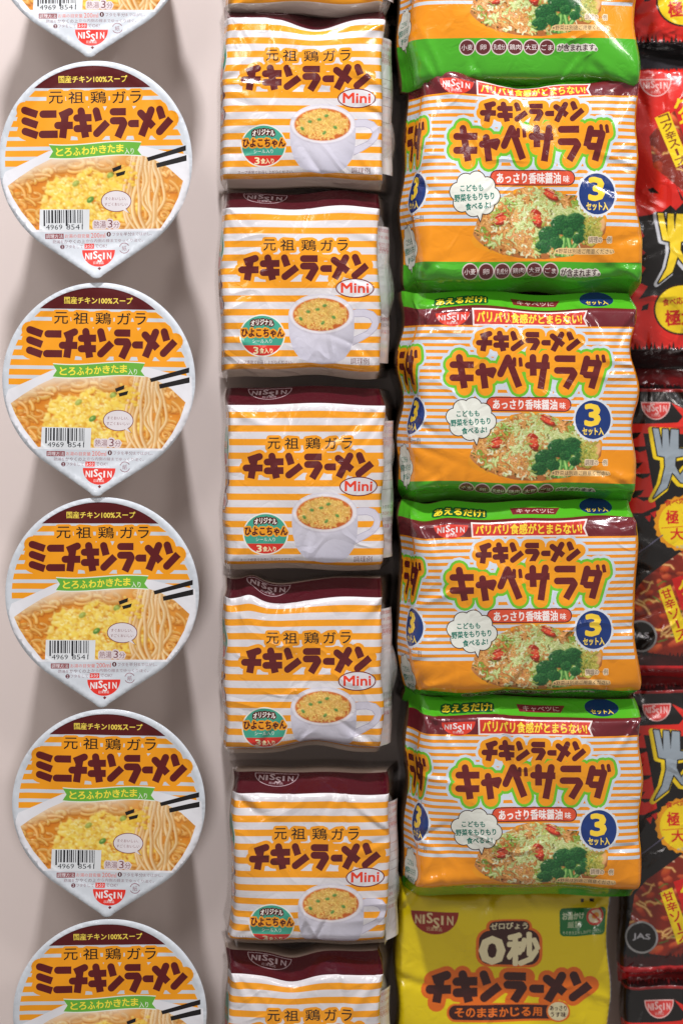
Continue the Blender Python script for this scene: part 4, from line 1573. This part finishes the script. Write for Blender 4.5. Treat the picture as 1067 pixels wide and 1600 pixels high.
# ================================================================= SALAD PACKS
SAL = salad_art()
# local v of landmarks: maroon top y=86 -> ; green start y=742
VTs = (445 - 86) / 2.387
SALS = [  # px centre, py of maroon top edge, height to the bottom edge, seed, dents, left, right, label
    (816, -213, 345, 31, (('B', 30, 90, 4),), -178, 180, 'cabbage salad noodle pack cropped by the top frame edge, its wide green base showing'),
    (823, 116, 306, 32, (('T', -120, 26, -8), ('T', 10, 80, 19), ('B', 40, 60, 4)), -176, 178, 'cabbage salad noodle pack whose ribbon is hidden by its sunken upper edge'),
    (818, 479, 291, 33, (('T', 60, 60, 2),), -178, 178, 'cabbage salad noodle pack with flat upper edge, second whole one from the top'),
    (816, 808, 275, 34, (('T', -150, 22, 6),), -178, 180, 'cabbage salad noodle pack with a creased upper left corner, third whole one from the top'),
    (826, 1117, 274, 35, (('T', 100, 50, 6), ('B', 0, 80, 4)), -178, 178, 'cabbage salad noodle pack lowest in its column, resting over the yellow bag'),
]
for i, (px, pyt, hgt, seed, dents, l, r_, lab) in enumerate(SALS):
    yf = YR - 0.002 - .0006 * (i % 2)
    loc, f = place(px, pyt, yf)
    t = thing('salad_noodle_pack', lab, 'noodle pack', loc, 'cabbage salad noodle packs in the third column')
    fm = bag_map(l + 0, r_, VTs - hgt, VTs, seed, depth=130, bulge=15, rl=34, rr=11, rt=9, rb=18, pt=50, pb=70, pl=70, pr=84, creases=32, amp=2.2, dents=dents, wob=4, taper=[.02, .03, .02, .0, .03][i],
                 shear=[0, .0, -.006, .0, .0][i])
    sh = np.array([0, 0, -VTs])
    base = build_printed(SAL, lambda u, v: fm(u, v) + sh, M_FILM, t, 'bag', S * f, 178, (1.07, .99), (96, 72, 50))  # flared rear added to fill the gap; its dark brown paints in shade
    t.rotation_euler = (0, math.radians([0, .3, .6, -.5, .4][i]), 0)
    t.scale = (1, 1, [1, 1.07, 1, 1, 1][i])

# ================================================================= YELLOW BAG
YEL = yellow_art()
loc, f = place(787, 1392, YR + .032)
t = thing('yellow_noodle_bag', 'yellow snack noodle bag at the bottom, shaded under the last cabbage salad pack', 'noodle bag', loc)
vt = (450 - 6) / 3.049
fm = bag_map(-170, 166, vt - 330, vt, 41, depth=80, bulge=9, rl=12, rr=8, rt=8, rb=12, pt=40, pb=55, pl=76, pr=82, creases=26, amp=3.2, wob=3)
build_printed(YEL, lambda u, v: fm(u, v) + np.array([0, 0, -vt]), M_FILM, t, 'bag', S * f, 92)

# ================================================================= SPICY PACKS
SPB, SPR = spicy_art(0), spicy_art(1)
YS = YR + .040
SPI = [  # kind, px,py of drawing centre on the photograph, seed, label
    (1, 1130, -150, 51, 'red spicy noodle pack cropped by the top right frame corner, its black crimped end showing'),
    (1, 1127, 330, 52, 'red spicy noodle pack with yellow lettering on a black burst at the right frame edge'),
    (0, 1127, 826, 53, 'black spicy noodle pack with silver lettering beside the second and third salad packs'),
    (0, 1129, 1296, 54, 'black spicy noodle pack with silver lettering beside the lowest salad pack'),
    (0, 1133, 1758, 55, 'black spicy noodle pack cropped by the bottom right frame corner, only its top showing'),
]
for kind, px, py, seed, lab in SPI:
    loc, f = place(px, py, YS)
    t = thing('spicy_noodle_pack', lab, 'noodle pack', loc, 'spicy noodle packs in the right column')
    fm = bag_map(-160, 150, -222, 222, seed, depth=70, bulge=18, rl=16, rr=14, rt=12, rb=10, pt=42, pb=48, pl=72, pr=78, creases=34, amp=3.2, crimp=1.4, wob=2.5, fin=7)
    build_printed(SPR if kind else SPB, fm, M_SHINY, t, 'bag', S * f, 74)
